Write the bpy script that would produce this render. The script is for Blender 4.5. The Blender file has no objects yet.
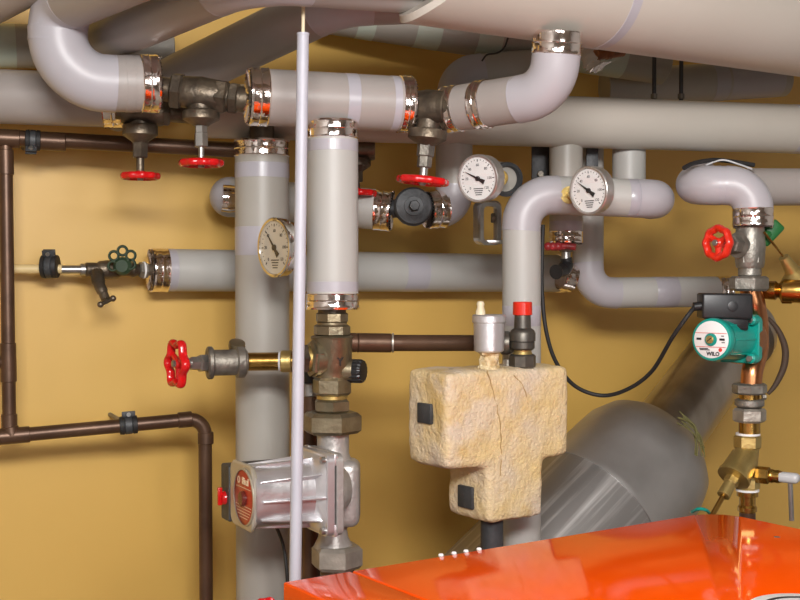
import bpy, bmesh, math, random
from mathutils import Vector, Matrix, noise
random.seed(4)
SC = bpy.context.scene
COL = SC.collection
PI = math.pi
# ------------------------------------------------------------------ camera model
F = 1200.0                                    # focal length in pixels of an 800 px wide frame
CZ = 1.42                                     # eye height
PITCH = math.radians(-1.2)
CAM = Vector((0, 0, CZ))
FWD = Vector((0, math.cos(PITCH), math.sin(PITCH)))
UPV = Vector((0, -math.sin(PITCH), math.cos(PITCH)))
RGT = Vector((1, 0, 0))
UP = Vector((0, 0, 1))

def P(x, y, Z):
    return CAM + (FWD + RGT * ((x - 400) / F) + UPV * ((300 - y) / F)) * Z

def px(n, Z):
    return n * Z / F

def on_z(x, y, z):
    d = FWD + RGT * ((x - 400) / F) + UPV * ((300 - y) / F)
    return CAM + d * ((z - CZ) / d.z)

# ------------------------------------------------------------------ materials
def mat(name, col, rough=.5, metal=0., col2=None, nscale=20., ndetail=4., lo=.4, hi=.65, bump=0., bscale=60., coat=0., stretch=None, rot=None, alpha=1., spec=.5, rough2=None, col3=None, n3=6.):
    m = bpy.data.materials.new(name)
    m.use_nodes = True
    nt = m.node_tree
    b = nt.nodes['Principled BSDF']
    b.inputs['Base Color'].default_value = (*col, 1)
    b.inputs['Roughness'].default_value = rough
    b.inputs['Metallic'].default_value = metal
    b.inputs['Coat Weight'].default_value = coat
    b.inputs['Coat Roughness'].default_value = .08
    b.inputs['Specular IOR Level'].default_value = spec
    tc = nt.nodes.new('ShaderNodeTexCoord')
    src = tc.outputs['Object']
    if rot:
        mq = nt.nodes.new('ShaderNodeMapping')
        mq.inputs['Rotation'].default_value = rot
        nt.links.new(src, mq.inputs['Vector'])
        src = mq.outputs['Vector']
    if stretch:
        mp = nt.nodes.new('ShaderNodeMapping')
        mp.inputs['Scale'].default_value = stretch
        nt.links.new(src, mp.inputs['Vector'])
        src = mp.outputs['Vector']
    last = None
    if col2:
        n = nt.nodes.new('ShaderNodeTexNoise')
        n.inputs['Scale'].default_value = nscale
        n.inputs['Detail'].default_value = ndetail
        nt.links.new(src, n.inputs['Vector'])
        r = nt.nodes.new('ShaderNodeValToRGB')
        r.color_ramp.elements[0].position = lo
        r.color_ramp.elements[1].position = hi
        r.color_ramp.elements[0].color = (*col, 1)
        r.color_ramp.elements[1].color = (*col2, 1)
        nt.links.new(n.outputs['Fac'], r.inputs['Fac'])
        last = r.outputs['Color']
        if col3:
            n2 = nt.nodes.new('ShaderNodeTexNoise')
            n2.inputs['Scale'].default_value = n3
            n2.inputs['Detail'].default_value = 5
            nt.links.new(src, n2.inputs['Vector'])
            r2 = nt.nodes.new('ShaderNodeValToRGB')
            r2.color_ramp.elements[0].position = .52
            r2.color_ramp.elements[1].position = .70
            nt.links.new(n2.outputs['Fac'], r2.inputs['Fac'])
            mx = nt.nodes.new('ShaderNodeMix')
            mx.data_type = 'RGBA'
            nt.links.new(r2.outputs['Color'], mx.inputs[0])
            nt.links.new(last, mx.inputs[6])
            mx.inputs[7].default_value = (*col3, 1)
            last = mx.outputs[2]
        nt.links.new(last, b.inputs['Base Color'])
        if rough2 is not None:
            mr = nt.nodes.new('ShaderNodeMapRange')
            mr.inputs['To Min'].default_value = rough
            mr.inputs['To Max'].default_value = rough2
            nt.links.new(n.outputs['Fac'], mr.inputs['Value'])
            nt.links.new(mr.outputs['Result'], b.inputs['Roughness'])
    if bump:
        n = nt.nodes.new('ShaderNodeTexNoise')
        n.inputs['Scale'].default_value = bscale
        n.inputs['Detail'].default_value = 3
        nt.links.new(src, n.inputs['Vector'])
        bp = nt.nodes.new('ShaderNodeBump')
        bp.inputs['Strength'].default_value = bump
        bp.inputs['Distance'].default_value = .004
        nt.links.new(n.outputs['Fac'], bp.inputs['Height'])
        nt.links.new(bp.outputs['Normal'], b.inputs['Normal'])
    return m

M = {}
M['wall'] = mat('yellow_wall_paint', (.68, .425, .105), .42, col2=(.65, .40, .096), nscale=2.2, lo=.35, hi=.7, bump=.10, bscale=14)
M['ceiling'] = mat('ceiling_paint', (.36, .33, .29), .8, col2=(.32, .30, .26), nscale=3)
M['wall_pale'] = mat('pale_wall_paint', (.58, .57, .55), .7, col2=(.54, .53, .51), nscale=2)
M['floor'] = mat('floor_screed', (.32, .30, .27), .7, col2=(.26, .25, .23), nscale=5)
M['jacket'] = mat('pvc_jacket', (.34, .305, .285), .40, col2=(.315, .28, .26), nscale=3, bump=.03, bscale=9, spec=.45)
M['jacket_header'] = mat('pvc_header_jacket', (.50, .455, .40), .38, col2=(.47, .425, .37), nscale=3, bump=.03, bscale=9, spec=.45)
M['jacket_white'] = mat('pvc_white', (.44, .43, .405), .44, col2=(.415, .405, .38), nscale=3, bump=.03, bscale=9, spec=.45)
M['jacket_dim'] = mat('pvc_jacket_greyish', (.40, .375, .335), .42, col2=(.37, .345, .305), nscale=4, bump=.03, bscale=9)  # greyish beige tone for the rear pipes and the tall riser
M['elbow'] = mat('pvc_elbow', (.42, .40, .425), .38, col2=(.40, .38, .405), nscale=4, bump=.05, bscale=8, spec=.45)
M['tape'] = mat('pvc_tape', (.42, .40, .435), .28, col2=(.40, .38, .415), nscale=8, spec=.5)
M['tape_green'] = mat('greenish_tape', (.52, .58, .50), .3)
M['seam'] = mat('jacket_seam', (.42, .38, .36), .5)
M['foil'] = mat('aluminium_foil', (.94, .86, .82), .10, 1., col2=(.91, .82, .77), nscale=30, bump=.28, bscale=75)
M['bronze'] = mat('dark_bronze', (.105, .083, .062), .42, .75, col2=(.19, .15, .105), nscale=35, bump=.25, bscale=160)
M['bronze_old'] = mat('dull_brass', (.25, .20, .125), .38, .85, col2=(.36, .31, .21), nscale=30, bump=.2, bscale=140, col3=(.16, .15, .10), n3=14)
M['iron'] = mat('grey_iron', (.16, .145, .125), .5, .7, col2=(.27, .245, .205), nscale=40, bump=.3, bscale=150)
M['iron_pale'] = mat('pale_cast_iron', (.35, .32, .275), .45, .7, col2=(.48, .44, .385), nscale=32, bump=.25, bscale=130)
M['steel'] = mat('zinc_steel', (.46, .45, .43), .32, .9, col2=(.34, .33, .31), nscale=45)
M['brass'] = mat('brass', (.52, .32, .085), .26, 1., col2=(.40, .23, .06), nscale=22, bump=.08, bscale=120)
M['brass_dull'] = mat('dull_yellow_brass', (.56, .42, .16), .4, .85, col2=(.46, .33, .11), nscale=26, bump=.15, bscale=140)
M['copper_old'] = mat('brown_copper', (.088, .047, .028), .38, .5, col2=(.125, .068, .040), nscale=14, bump=.08, bscale=50)
M['copper_bright'] = mat('bright_copper', (.62, .27, .12), .28, 1., col2=(.46, .20, .09), nscale=14)
M['red'] = mat('red_enamel', (.60, .006, .008), .22, col2=(.50, .005, .006), nscale=25, coat=.4)
M['red_worn'] = mat('worn_red_enamel', (.42, .035, .04), .35, col2=(.22, .03, .03), nscale=60)
M['red_orange'] = mat('orange_red_enamel', (.70, .025, .008), .28, col2=(.6, .02, .008), nscale=25, coat=.3)
M['green_dark'] = mat('dark_green_enamel', (.018, .04, .022), .4, col2=(.035, .06, .03), nscale=50)
M['green_mid'] = mat('green_enamel', (.015, .12, .03), .35)
M['black'] = mat('black_plastic', (.012, .012, .013), .38, col2=(.018, .018, .02), nscale=30)
M['rubber'] = mat('black_rubber', (.016, .015, .015), .6)
M['charcoal'] = mat('charcoal_paint', (.04, .042, .045), .5, .2, col2=(.06, .062, .065), nscale=35, bump=.2, bscale=140)
M['teal'] = mat('teal_enamel', (.004, .30, .245), .28, col2=(.004, .28, .225), nscale=10, coat=.25)
M['alu'] = mat('cast_aluminium', (.74, .73, .75), .36, .8, col2=(.66, .65, .67), nscale=18, bump=.12, bscale=120)
M['alu_pale'] = mat('silver_painted_iron', (.50, .475, .455), .42, .55, col2=(.42, .395, .375), nscale=24, bump=.3, bscale=120)
M['panel'] = mat('pale_metal_panel', (.50, .46, .38), .38, .5)
M['rod'] = mat('pale_grey_rod', (.48, .475, .53), .5, .05, col2=(.45, .445, .50), nscale=14)
M['cream'] = mat('cream_plastic', (.72, .62, .42), .5, col2=(.66, .55, .36), nscale=40)
M['cream_pipe'] = mat('cream_painted_pipe', (.72, .55, .27), .45)
M['crust'] = mat('mineral_crust', (.72, .60, .38), .85, col2=(.48, .33, .15), nscale=90, lo=.35, hi=.65, bump=.9, bscale=160)
M['foam'] = mat('yellowed_foam', (.66, .49, .23), .88, col2=(.62, .51, .38), nscale=13, ndetail=6, lo=.35, hi=.62, bump=.8, bscale=170, col3=(.58, .40, .15), n3=17)
M['orange'] = mat('orange_enamel', (.88, .078, .0003), .07, col2=(.85, .072, .0003), nscale=1.5, spec=.18)
M['flue'] = mat('galvanised_flue', (.44, .43, .42), .36, .85, col2=(.56, .55, .54), nscale=7, lo=.35, hi=.7, bump=.10, bscale=16, rough2=.55)
M['flue_pipe'] = mat('flue_foil_jacket', (.52, .48, .43), .28, .9, col2=(.34, .30, .25), nscale=9, bump=.35, bscale=12, stretch=(1, 1, .4))
M['white'] = mat('white_dial', (.82, .81, .80), .35)
M['dial_grey'] = mat('beige_dial', (.60, .545, .45), .3)  # even beige for the gauge turned nearly edge-on
M['ink'] = mat('black_ink', (.015, .015, .017), .5)
M['ink_red'] = mat('red_ink', (.65, .05, .03), .5)
M['ink_pale'] = mat('pale_ink', (.80, .62, .42), .5)
M['red_label'] = mat('red_label', (.42, .035, .018), .28)
M['chrome'] = mat('chrome', (.78, .76, .73), .12, 1.)
M['bezel'] = mat('pale_gauge_case', (.55, .525, .50), .28, .75)
M['wire_green'] = mat('yellow_green_fibre', (.17, .155, .05), .7)
M['thread'] = mat('grey_plastic', (.52, .52, .53), .4)
def glassmat():
    m = bpy.data.materials.new('gauge_glass')
    m.use_nodes = True
    nt = m.node_tree
    nt.nodes.clear()
    o = nt.nodes.new('ShaderNodeOutputMaterial')
    t = nt.nodes.new('ShaderNodeBsdfTransparent')
    g = nt.nodes.new('ShaderNodeBsdfGlossy')
    g.inputs['Roughness'].default_value = .03
    mx = nt.nodes.new('ShaderNodeMixShader')
    mx.inputs[0].default_value = .09
    nt.links.new(t.outputs[0], mx.inputs[1])
    nt.links.new(g.outputs[0], mx.inputs[2])
    nt.links.new(mx.outputs[0], o.inputs[0])
    return m
M['glass'] = glassmat()

# ------------------------------------------------------------------ mesh builder
def basis(d):
    d = d.normalized()
    a = UP if abs(d.z) < .95 else Vector((0, 1, 0))
    u = a.cross(d).normalized()
    v = d.cross(u).normalized()
    return d, u, v

class MB:
    def __init__(s):
        s.bm = bmesh.new()

    def rings(s, rings, cap0=True, cap1=True, close=False):
        bm = s.bm
        vr = [[bm.verts.new(p) for p in r] for r in rings]
        n = len(vr[0])
        k = len(vr)
        for i in range(k if close else k - 1):
            a, b = vr[i], vr[(i + 1) % k]
            for j in range(n):
                bm.faces.new((a[j], a[(j + 1) % n], b[(j + 1) % n], b[j]))
        if not close:
            if cap0: bm.faces.new(vr[0][::-1])
            if cap1: bm.faces.new(vr[-1])
        return s

    def lathe(s, a, d, prof, seg=40, phase=0., cap0=True, cap1=True):
        d, u, v = basis(d)
        R = []
        for t, r in prof:
            r = max(r, 1e-5)
            R.append([a + d * t + (u * math.cos(phase + 2 * PI * j / seg) + v * math.sin(phase + 2 * PI * j / seg)) * r for j in range(seg)])
        return s.rings(R, cap0, cap1)

    def hexa(s, a, d, L, r, seg=6, phase=.2):
        c = min(L * .16, r * .14)
        return s.lathe(a, d, [(0, r * .86), (c, r), (L - c, r), (L, r * .86)], seg, phase)

    def cyl(s, a, b, r, r2=None, seg=32, bev=None):
        L = (b - a).length
        r2 = r if r2 is None else r2
        c = min(r, r2) * .08 if bev is None else bev
        c = min(c, L * .3)
        return s.lathe(a, b - a, [(0, r - c), (c, r), (L - c, r2), (L, r2 - c)], seg)

    def tube(s, pts, r, seg=24, closed=False, cap=True):
        n = len(pts)
        tang = []
        for i in range(n):
            if closed: t = pts[(i + 1) % n] - pts[i - 1]
            else: t = pts[min(i + 1, n - 1)] - pts[max(i - 1, 0)]
            tang.append(t.normalized())
        _, u, v = basis(tang[0])
        R = []
        for i in range(n):
            if i:
                q = tang[i - 1].rotation_difference(tang[i])
                u = q @ u
            u = (u - tang[i] * u.dot(tang[i])).normalized()
            v = tang[i].cross(u)
            rr = r[i] if isinstance(r, (list, tuple)) else r
            R.append([pts[i] + (u * math.cos(2 * PI * j / seg) + v * math.sin(2 * PI * j / seg)) * rr for j in range(seg)])
        return s.rings(R, cap, cap, closed)

    def box(s, c, x, y, z, bev=0., seg=2):
        """c centre, x y z half-extent vectors"""
        b2 = bmesh.new()
        vs = {}
        for i in (-1, 1):
            for j in (-1, 1):
                for k in (-1, 1):
                    vs[i, j, k] = b2.verts.new(c + x * i + y * j + z * k)
        for q in (((-1,-1,-1),(-1,1,-1),(1,1,-1),(1,-1,-1)), ((-1,-1,1),(1,-1,1),(1,1,1),(-1,1,1)),
                  ((-1,-1,-1),(1,-1,-1),(1,-1,1),(-1,-1,1)), ((-1,1,-1),(-1,1,1),(1,1,1),(1,1,-1)),
                  ((-1,-1,-1),(-1,-1,1),(-1,1,1),(-1,1,-1)), ((1,-1,-1),(1,1,-1),(1,1,1),(1,-1,1))):
            b2.faces.new([vs[i] for i in q])
        if bev:
            bmesh.ops.bevel(b2, geom=list(b2.edges), offset=bev, segments=seg, affect='EDGES', profile=.5)
        return s.merge(b2)

    def prism(s, poly, ext, bev=0., seg=3):
        b2 = bmesh.new()
        a = [b2.verts.new(p) for p in poly]
        b = [b2.verts.new(p + ext) for p in poly]
        n = len(poly)
        b2.faces.new(a[::-1]); b2.faces.new(b)
        for i in range(n):
            b2.faces.new((a[i], a[(i + 1) % n], b[(i + 1) % n], b[i]))
        if bev:
            bmesh.ops.bevel(b2, geom=list(b2.edges), offset=bev, segments=seg, affect='EDGES', profile=.5)
        return s.merge(b2)

    def merge(s, b2):
        mp = {}
        for v in b2.verts: mp[v] = s.bm.verts.new(v.co)
        for f in b2.faces:
            s.bm.faces.new([mp[v] for v in f.verts])
        b2.free()
        return s

    def sphere(s, c, r, d=UP, sc=1., seg=24):
        n = seg // 2
        return s.lathe(c, d, [(-r * sc * math.cos(PI * i / n), r * math.sin(PI * i / n)) for i in range(n + 1)], seg)

    def build(s, name, m, parent=None, sharp=35):
        bm = s.bm
        bmesh.ops.recalc_face_normals(bm, faces=bm.faces)
        for f in bm.faces: f.smooth = True
        me = bpy.data.meshes.new(name)
        o = bpy.data.objects.new(name, me)
        COL.objects.link(o)
        if parent is not None:
            org = WORLD[parent.name]
        else:
            lo = [min(v.co[i] for v in bm.verts) for i in range(3)]
            hi = [max(v.co[i] for v in bm.verts) for i in range(3)]
            org = Vector([(lo[i] + hi[i]) / 2 for i in range(3)])
        for v in bm.verts: v.co -= org
        bm.to_mesh(me)
        bm.free()
        me.set_sharp_from_angle(angle=math.radians(sharp))
        me.materials.append(m)
        WORLD[o.name] = org
        if parent is not None:
            o.parent = parent
        else:
            o.location = org
        return o
WORLD = {}

def thing(name, label, cat, loc, group=None):
    o = bpy.data.objects.new(name, None)
    COL.objects.link(o)
    o.empty_display_size = .02
    o.location = loc
    WORLD[o.name] = Vector(loc)
    o['label'] = label; o['category'] = cat
    if group: o['group'] = group
    return o

def tag(o, label, cat, group=None):
    o['label'] = label; o['category'] = cat
    if group: o['group'] = group
    return o

def text(s, size, c, xd, yd, m, parent, name='lettering', depth=.0004, bold=0.):
    cu = bpy.data.curves.new(name, 'FONT')
    cu.body = s; cu.size = size; cu.align_x = 'CENTER'; cu.align_y = 'CENTER'
    cu.extrude = depth; cu.offset = bold
    cu.resolution_u = 3
    t = bpy.data.objects.new('t', cu)
    COL.objects.link(t)
    dg = bpy.context.evaluated_depsgraph_get()
    dg.update()
    me = bpy.data.meshes.new_from_object(t.evaluated_get(dg))
    bpy.data.objects.remove(t)
    xd = xd.normalized(); yd = yd.normalized(); zd = xd.cross(yd)
    o = bpy.data.objects.new(name, me)
    COL.objects.link(o)
    org = WORLD[parent.name]
    for v in me.vertices:
        v.co = c + xd * v.co.x + yd * v.co.y + zd * v.co.z - org
    me.materials.clear(); me.materials.append(m)
    o.parent = parent
    WORLD[o.name] = org
    return o

def fillet(pts, bend, step=math.radians(7)):
    """returns list of sections ('s',[a,b]) / ('b',[points]) along a polyline with rounded corners"""
    if not isinstance(bend, (list, tuple)): bend = [bend] * len(pts)
    secs = []
    cur = pts[0]
    for i in range(1, len(pts) - 1):
        p = pts[i]
        d1 = (p - pts[i - 1]).normalized(); d2 = (pts[i + 1] - p).normalized()
        th = d1.angle(d2)
        R = bend[i]
        t = R * math.tan(th / 2)
        t = min(t, (p - cur).length * .98, (pts[i + 1] - p).length * .9)
        R = t / math.tan(th / 2)
        a = p - d1 * t
        b = p + d2 * t
        nrm = (d2 - d1 * d1.dot(d2)).normalized()
        c = a + nrm * R
        n = max(3, int(th / step))
        arc = [c - nrm * R * math.cos(th * k / n) + d1 * R * math.sin(th * k / n) for k in range(n + 1)]
        secs.append(('s', [cur, a]))
        secs.append(('b', arc))
        cur = b
    secs.append(('s', [cur, pts[-1]]))
    return secs

def polyline(pts, bend):
    out = []
    for k, s in fillet(pts, bend):
        for p in s:
            if not out or (p - out[-1]).length > 1e-5: out.append(p)
    return out

def smooth_curve(ctrl, n=10):
    pts = [ctrl[0]] + list(ctrl) + [ctrl[-1]]
    out = []
    for i in range(1, len(pts) - 2):
        p0, p1, p2, p3 = pts[i - 1], pts[i], pts[i + 1], pts[i + 2]
        for k in range(n):
            t = k / n
            out.append(.5 * ((2 * p1) + (p2 - p0) * t + (2 * p0 - 5 * p1 + 4 * p2 - p3) * t * t + (3 * p1 - p0 - 3 * p2 + p3) * t ** 3))
    out.append(ctrl[-1])
    return out

def cuff(parent, a, d, r, w=.026, inner=None, name='foil_cuff', m=None):
    """metal end ring at a pipe end: starts a little outside point a, runs w along d; inner = bare pipe radius in the end face"""
    d = d.normalized()
    R = r * 1.028
    mb = MB()
    lip = R * 1.018
    prof = [(-.001, r * .97), (-.001, R), (w * .08, lip), (w * .16, R), (w * .46, R), (w * .50, lip), (w * .56, R), (w * .90, R), (w * .95, lip), (w, r * 1.0)]
    mb.lathe(a, d, prof, 48, cap0=False, cap1=False)
    if inner:
        # pleated end face
        dd, u, v = basis(d)
        seg = 72
        rgs = []
        for rr, dep in ((r * .98, -.003), (r * .8, -.001), (inner * 1.0, .0012)):
            rgs.append([a + dd * (dep + (.0014 if j % 2 else -.0012)) + (u * math.cos(2 * PI * j / seg) + v * math.sin(2 * PI * j / seg)) * rr for j in range(seg)])
        mb.rings(rgs, False, False)
    return mb.build(name, m or M['foil'], parent, 25)

def ipipe(label, pts, r, bend=.06, cuffs=(), bands=(), name='insulated_pipe', group=None, mj=None, me=None, cat='pipe', sleeve=.012, capr=None):
    mj = mj or M['jacket']; me = me or M['elbow']
    th = thing(name, label, cat, pts[0], group)
    secs = fillet(pts, bend)
    for k, s in secs:
        if k == 's':
            if (s[1] - s[0]).length > .004:
                MB().lathe(s[0], s[1] - s[0], [(0, r * .96), (.0015, r), ((s[1] - s[0]).length - .0015, r), ((s[1] - s[0]).length, r * .96)], 48).build('jacket', mj, th)
        else:
            d1 = (s[1] - s[0]).normalized(); d2 = (s[-1] - s[-2]).normalized()
            pp = [s[0] - d1 * sleeve] + s + [s[-1] + d2 * sleeve]
            R = r * 1.014
            e = MB().tube(pp, [R] * len(pp), 48).build('elbow', me, th)
            MB().tube([pp[0] - d1 * .0008, pp[0] + d1 * .0012], R * 1.006, 48).build('seam', M['tape'], e)
            MB().tube([pp[-1] - d2 * .0012, pp[-1] + d2 * .0008], R * 1.006, 48).build('seam', M['tape'], e)
    strs = [s for k, s in secs if k == 's']
    for c in cuffs:
        end, w = c[0], c[1]
        inner = c[2] if len(c) > 2 else None
        if end == 0: a, d = pts[0], (pts[1] - pts[0]).normalized()
        else: a, d = pts[-1], (pts[-2] - pts[-1]).normalized()
        cuff(th, a - d * .003, d, r, w, inner)
    for b in bands:
        sgi, t, w = b[:3]
        s = strs[sgi]
        d = (s[1] - s[0]); L = d.length; d.normalize()
        a = s[0] + d * (L * t - w / 2)
        MB().lathe(a, d, [(0, r), (.0004, r * 1.008), (w - .0004, r * 1.008), (w, r)], 48, cap0=False, cap1=False).build('tape_band', b[3] if len(b) > 3 else M['tape'], th)
    return th

def wheel(parent, c, ax, R, rr=.0045, lobes=6, depth=.05, spokes=3, m=None, dish=.0, hubr=.009, thick=1.3):
    """cast handwheel with a scalloped rim"""
    m = m or M['red']
    d, u, v = basis(ax)
    mb = MB()
    n = 72
    rim = []
    sec = 12
    for i in range(n):
        th = 2 * PI * i / n
        rd = u * math.cos(th) + v * math.sin(th)
        q = R * (1 - depth + depth * math.cos(lobes * th)) - rr
        rim.append([c + rd * (q + rr * math.cos(2 * PI * j / sec)) + d * (rr * thick * math.sin(2 * PI * j / sec)) for j in range(sec)])
    mb.rings(rim, close=True)
    for k in range(spokes):
        th = 2 * PI * (k + .25) / spokes
        rd = u * math.cos(th) + v * math.sin(th)
        mb.tube([c - d * dish + rd * hubr * .6, c - d * dish * .8 + rd * (R * .5), c + rd * (R - rr * 1.5)], [rr * 1.05, rr * .85, rr * .9], 10)
    mb.lathe(c - d * (dish + rr * 1.3), d, [(0, hubr * .8), (.001, hubr), (rr * 2.2, hubr), (rr * 2.6, hubr * .75)], 24)
    w = mb.build('handwheel', m, parent)
    nb = MB()
    nb.hexa(c + d * (rr * 1.2 - dish), d, .005, hubr * .62)
    nb.build('wheel_nut', M['steel'], w)
    return w

CLK = 'red handwheel valves'
# ================================================================== the room
WYAW = math.radians(24)
WD = Vector((math.cos(WYAW), math.sin(WYAW), 0))          # along the back wall, receding to the right
WN = Vector((math.sin(WYAW), -math.cos(WYAW), 0))         # its normal, into the room
W0 = P(400, 275, 2.527); W0.z = 0
RH = 2.14
def wall_pt(x, y, off=0.):
    d = FWD + RGT * ((x - 400) / F) + UPV * ((300 - y) / F)
    t = ((W0 + WN * off) - CAM).dot(WN) / d.dot(WN)
    return CAM + d * t

def slab(name, a, b, depth_v, z0, z1, m):
    mb = MB()
    mb.prism([Vector((a.x, a.y, z0)), Vector((b.x, b.y, z0)), Vector((b.x, b.y, z1)), Vector((a.x, a.y, z1))], depth_v)
    o = mb.build(name, m)
    o['kind'] = 'structure'
    return o
LW, RW, DW = 1.9, 2.0, 4.2
A = W0 - WD * LW; B = W0 + WD * RW
C_ = B + WN * DW; D_ = A + WN * DW
slab('wall_back', A - WD * .1, B + WD * .1, -WN * .1, 0, RH, M['wall'])
slab('wall_left', D_, A, -WD * .1, 0, RH, M['wall_pale'])
slab('wall_right', B, C_, WD * .1, 0, RH, M['wall_pale'])
slab('wall_front', C_ + WD * .1, D_ - WD * .1, WN * .1, 0, RH, M['wall_pale'])
for nm, z0, z1, mm in (('floor', -.1, 0, M['floor']), ('ceiling', RH, RH + .1, M['ceiling'])):
    mb = MB()
    q = [A - WD * .1 - WN * .1, B + WD * .1 - WN * .1, C_ + WD * .1 + WN * .1, D_ - WD * .1 + WN * .1]
    mb.prism([Vector((p.x, p.y, z0)) for p in q], Vector((0, 0, z1 - z0)))
    o = mb.build(nm, mm); o['kind'] = 'structure'

# ================================================================== boiler
ZB = P(283, 582, 1.45).z
bl = on_z(283, 582, ZB); bf = on_z(716, 511.5, ZB)
e1 = (bf - bl); BLEN = e1.length; e1.normalize()
e2 = Vector((e1.y, -e1.x, 0))
BD = .62
boiler = thing('boiler', 'bright orange enamelled boiler with a flat lid in the foreground', 'boiler', Vector((bl.x, bl.y, 0)) + e1 * BLEN / 2 + e2 * BD / 2)
def lidpt(s, t, z): return bl + e1 * s + e2 * t + Vector((0, 0, z))
mb = MB()
rc = .05
g = .006
mb.prism([lidpt(g, g, -.03), lidpt(BLEN - g - .03, g, -.03), lidpt(BLEN - g, g + .03, -.03), lidpt(BLEN - g, BD - g, -.03), lidpt(g, BD - g, -.03)], Vector((0, 0, -(ZB - .03) + .05)), .004)
mb.build('casing', M['orange'], boiler)
# seam position along the back edge
sp = on_z(350, 570.5, ZB)
s_seam = (sp - bl).dot(e1)
def lid(s0, s1, corner):
    mb = MB()
    if corner:
        poly = [lidpt(s0, 0, -.03)]
        for k in range(9):
            a = PI / 2 * k / 8
            poly.append(lidpt(s1 - rc + rc * math.sin(a), rc - rc * math.cos(a), -.03))
        poly += [lidpt(s1, BD, -.03), lidpt(s0, BD, -.03)]
    else:
        poly = [lidpt(s0, 0, -.03), lidpt(s1, 0, -.03), lidpt(s1, BD, -.03), lidpt(s0, BD, -.03)]
    mb.prism(poly, Vector((0, 0, .03)), .0025, 3)
    return mb.build('lid_panel', M['orange'], boiler, 30)
lid(0, s_seam - .0012, False)
lid(s_seam + .0012, BLEN, True)
for x, y in ((441, 555), (454, 553), (466, 551), (479, 549)):
    c = on_z(x, y, ZB)
    MB().lathe(c - UP * .001, UP, [(0, .0036), (.0016, .0036), (.0028, .0024), (.003, .0005)], 16).build('screw', M['white'], boiler)
# chip in the enamel
c = on_z(777, 537, ZB)
MB().lathe(c - UP * .0006, UP, [(0, .005), (.001, .0042), (.0011, .001)], 7).build('enamel_chip', M['steel'], boiler)
# round badge partly in view
c = on_z(806, 609, ZB)
bd_ = MB().lathe(c - UP * .0004, UP, [(0, .062), (.0012, .062), (.0016, .061)], 64).build('badge', M['white'], boiler)
ring = MB()
R1 = [[c + UP * z + Vector((math.cos(2 * PI * j / 64), math.sin(2 * PI * j / 64), 0)) * r for j in range(64)] for r, z in ((.046, .0013), (.046, .002), (.0415, .002), (.0415, .0013))]
ring.rings(R1, False, False).build('badge_ring', M['ink'], bd_)

# ================================================================== overhead pipes
def r_of(dpx, Z): return dpx * Z / F / 2
# long pipe running behind the valves (B1)
B1a, B1b = P(206, 110.5, 2.13), P(840, 130.5, 2.42)
B1r = .0485
ipipe('long cream insulated header pipe across the middle, behind the valves and gauges', [B1a, B1b], B1r, name='header_pipe', mj=M['jacket_header'],
      bands=[(0, .925, .03), (0, .985, .02)])
# big pipe at the top right (T1) - oblique left end
Z0, Z1 = 1.75, 2.15
def t1(x):
    f = (x - 430) / 370
    iz = (1 / Z0) * (1 - f) + (1 / Z1) * f
    return P(x, -43 + 63 * f, 1 / iz)
T1a, T1b = t1(470), t1(980)
T1r = .0985
th = thing('header_pipe', 'very large cream insulated header pipe along the top right edge', 'pipe', T1a)
mb = MB()
d, u, v = basis(T1b - T1a)
L = (T1b - T1a).length
rgs = []
for tt, rr in ((0., .9), (0.004, 1.), (L, 1.)):
    ring_ = []
    for j in range(64):
        o = u * math.cos(2 * PI * j / 64) + v * math.sin(2 * PI * j / 64)
        sh = (o.z) * .11 + .0 if tt < .1 else 0
        ring_.append(T1a + d * (tt + sh) + o * T1r * rr)
    rgs.append(ring_)
mb.rings(rgs).build('jacket', M['jacket_header'], th)
MB().lathe(t1(596), d, [(0, T1r), (.0005, T1r * 1.006), (.018, T1r * 1.006), (.0185, T1r)], 64, cap0=False, cap1=False).build('tape_band', M['tape'], th)
# three parallel pipes coming forward from the upper left and turning right
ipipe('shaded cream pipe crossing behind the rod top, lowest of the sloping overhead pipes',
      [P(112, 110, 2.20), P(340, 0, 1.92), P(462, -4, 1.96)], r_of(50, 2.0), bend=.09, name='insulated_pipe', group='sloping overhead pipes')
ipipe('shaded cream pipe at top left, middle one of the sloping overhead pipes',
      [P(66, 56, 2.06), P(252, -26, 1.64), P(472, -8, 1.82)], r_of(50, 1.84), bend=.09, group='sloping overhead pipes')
E1r = r_of(58, 1.84)
ipipe('white pipe with a large S-bend at the top left corner',
      [P(492, -22, 1.82), P(215, -66, 1.50), P(58, 5, 1.86), P(58, 83, 1.86), P(155, 84, 1.91)], E1r, bend=[.09, .09, .045, .075, 0],
      cuffs=[(1, .027, .016)], group='sloping overhead pipes', bands=[(3, .45, .014, M['jacket'])])
# left pipes
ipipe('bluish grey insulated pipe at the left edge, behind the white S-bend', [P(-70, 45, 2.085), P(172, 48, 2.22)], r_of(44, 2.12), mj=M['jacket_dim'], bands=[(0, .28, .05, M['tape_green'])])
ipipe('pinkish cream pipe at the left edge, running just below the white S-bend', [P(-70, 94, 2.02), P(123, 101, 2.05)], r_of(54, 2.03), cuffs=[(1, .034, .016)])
# pipe between the two upper valves (P9)
P9a, P9b = P(251, 96.5, 1.90), P(408, 104.5, 1.965)
ipipe('short cream horizontal pipe between two bronze valves, crossed by the pale rod', [P9a, P9b], r_of(55, 1.95),
      cuffs=[(0, .030, .017), (1, .020, .02)], bands=[(0, .62, .02), (0, .90, .012)])
ipipe('short stretch of cream pipe cutting the very top left corner', [P(-60, 24, 1.98), P(40, -31, 1.80)], r_of(54, 1.9), group='sloping overhead pipes')
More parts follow.
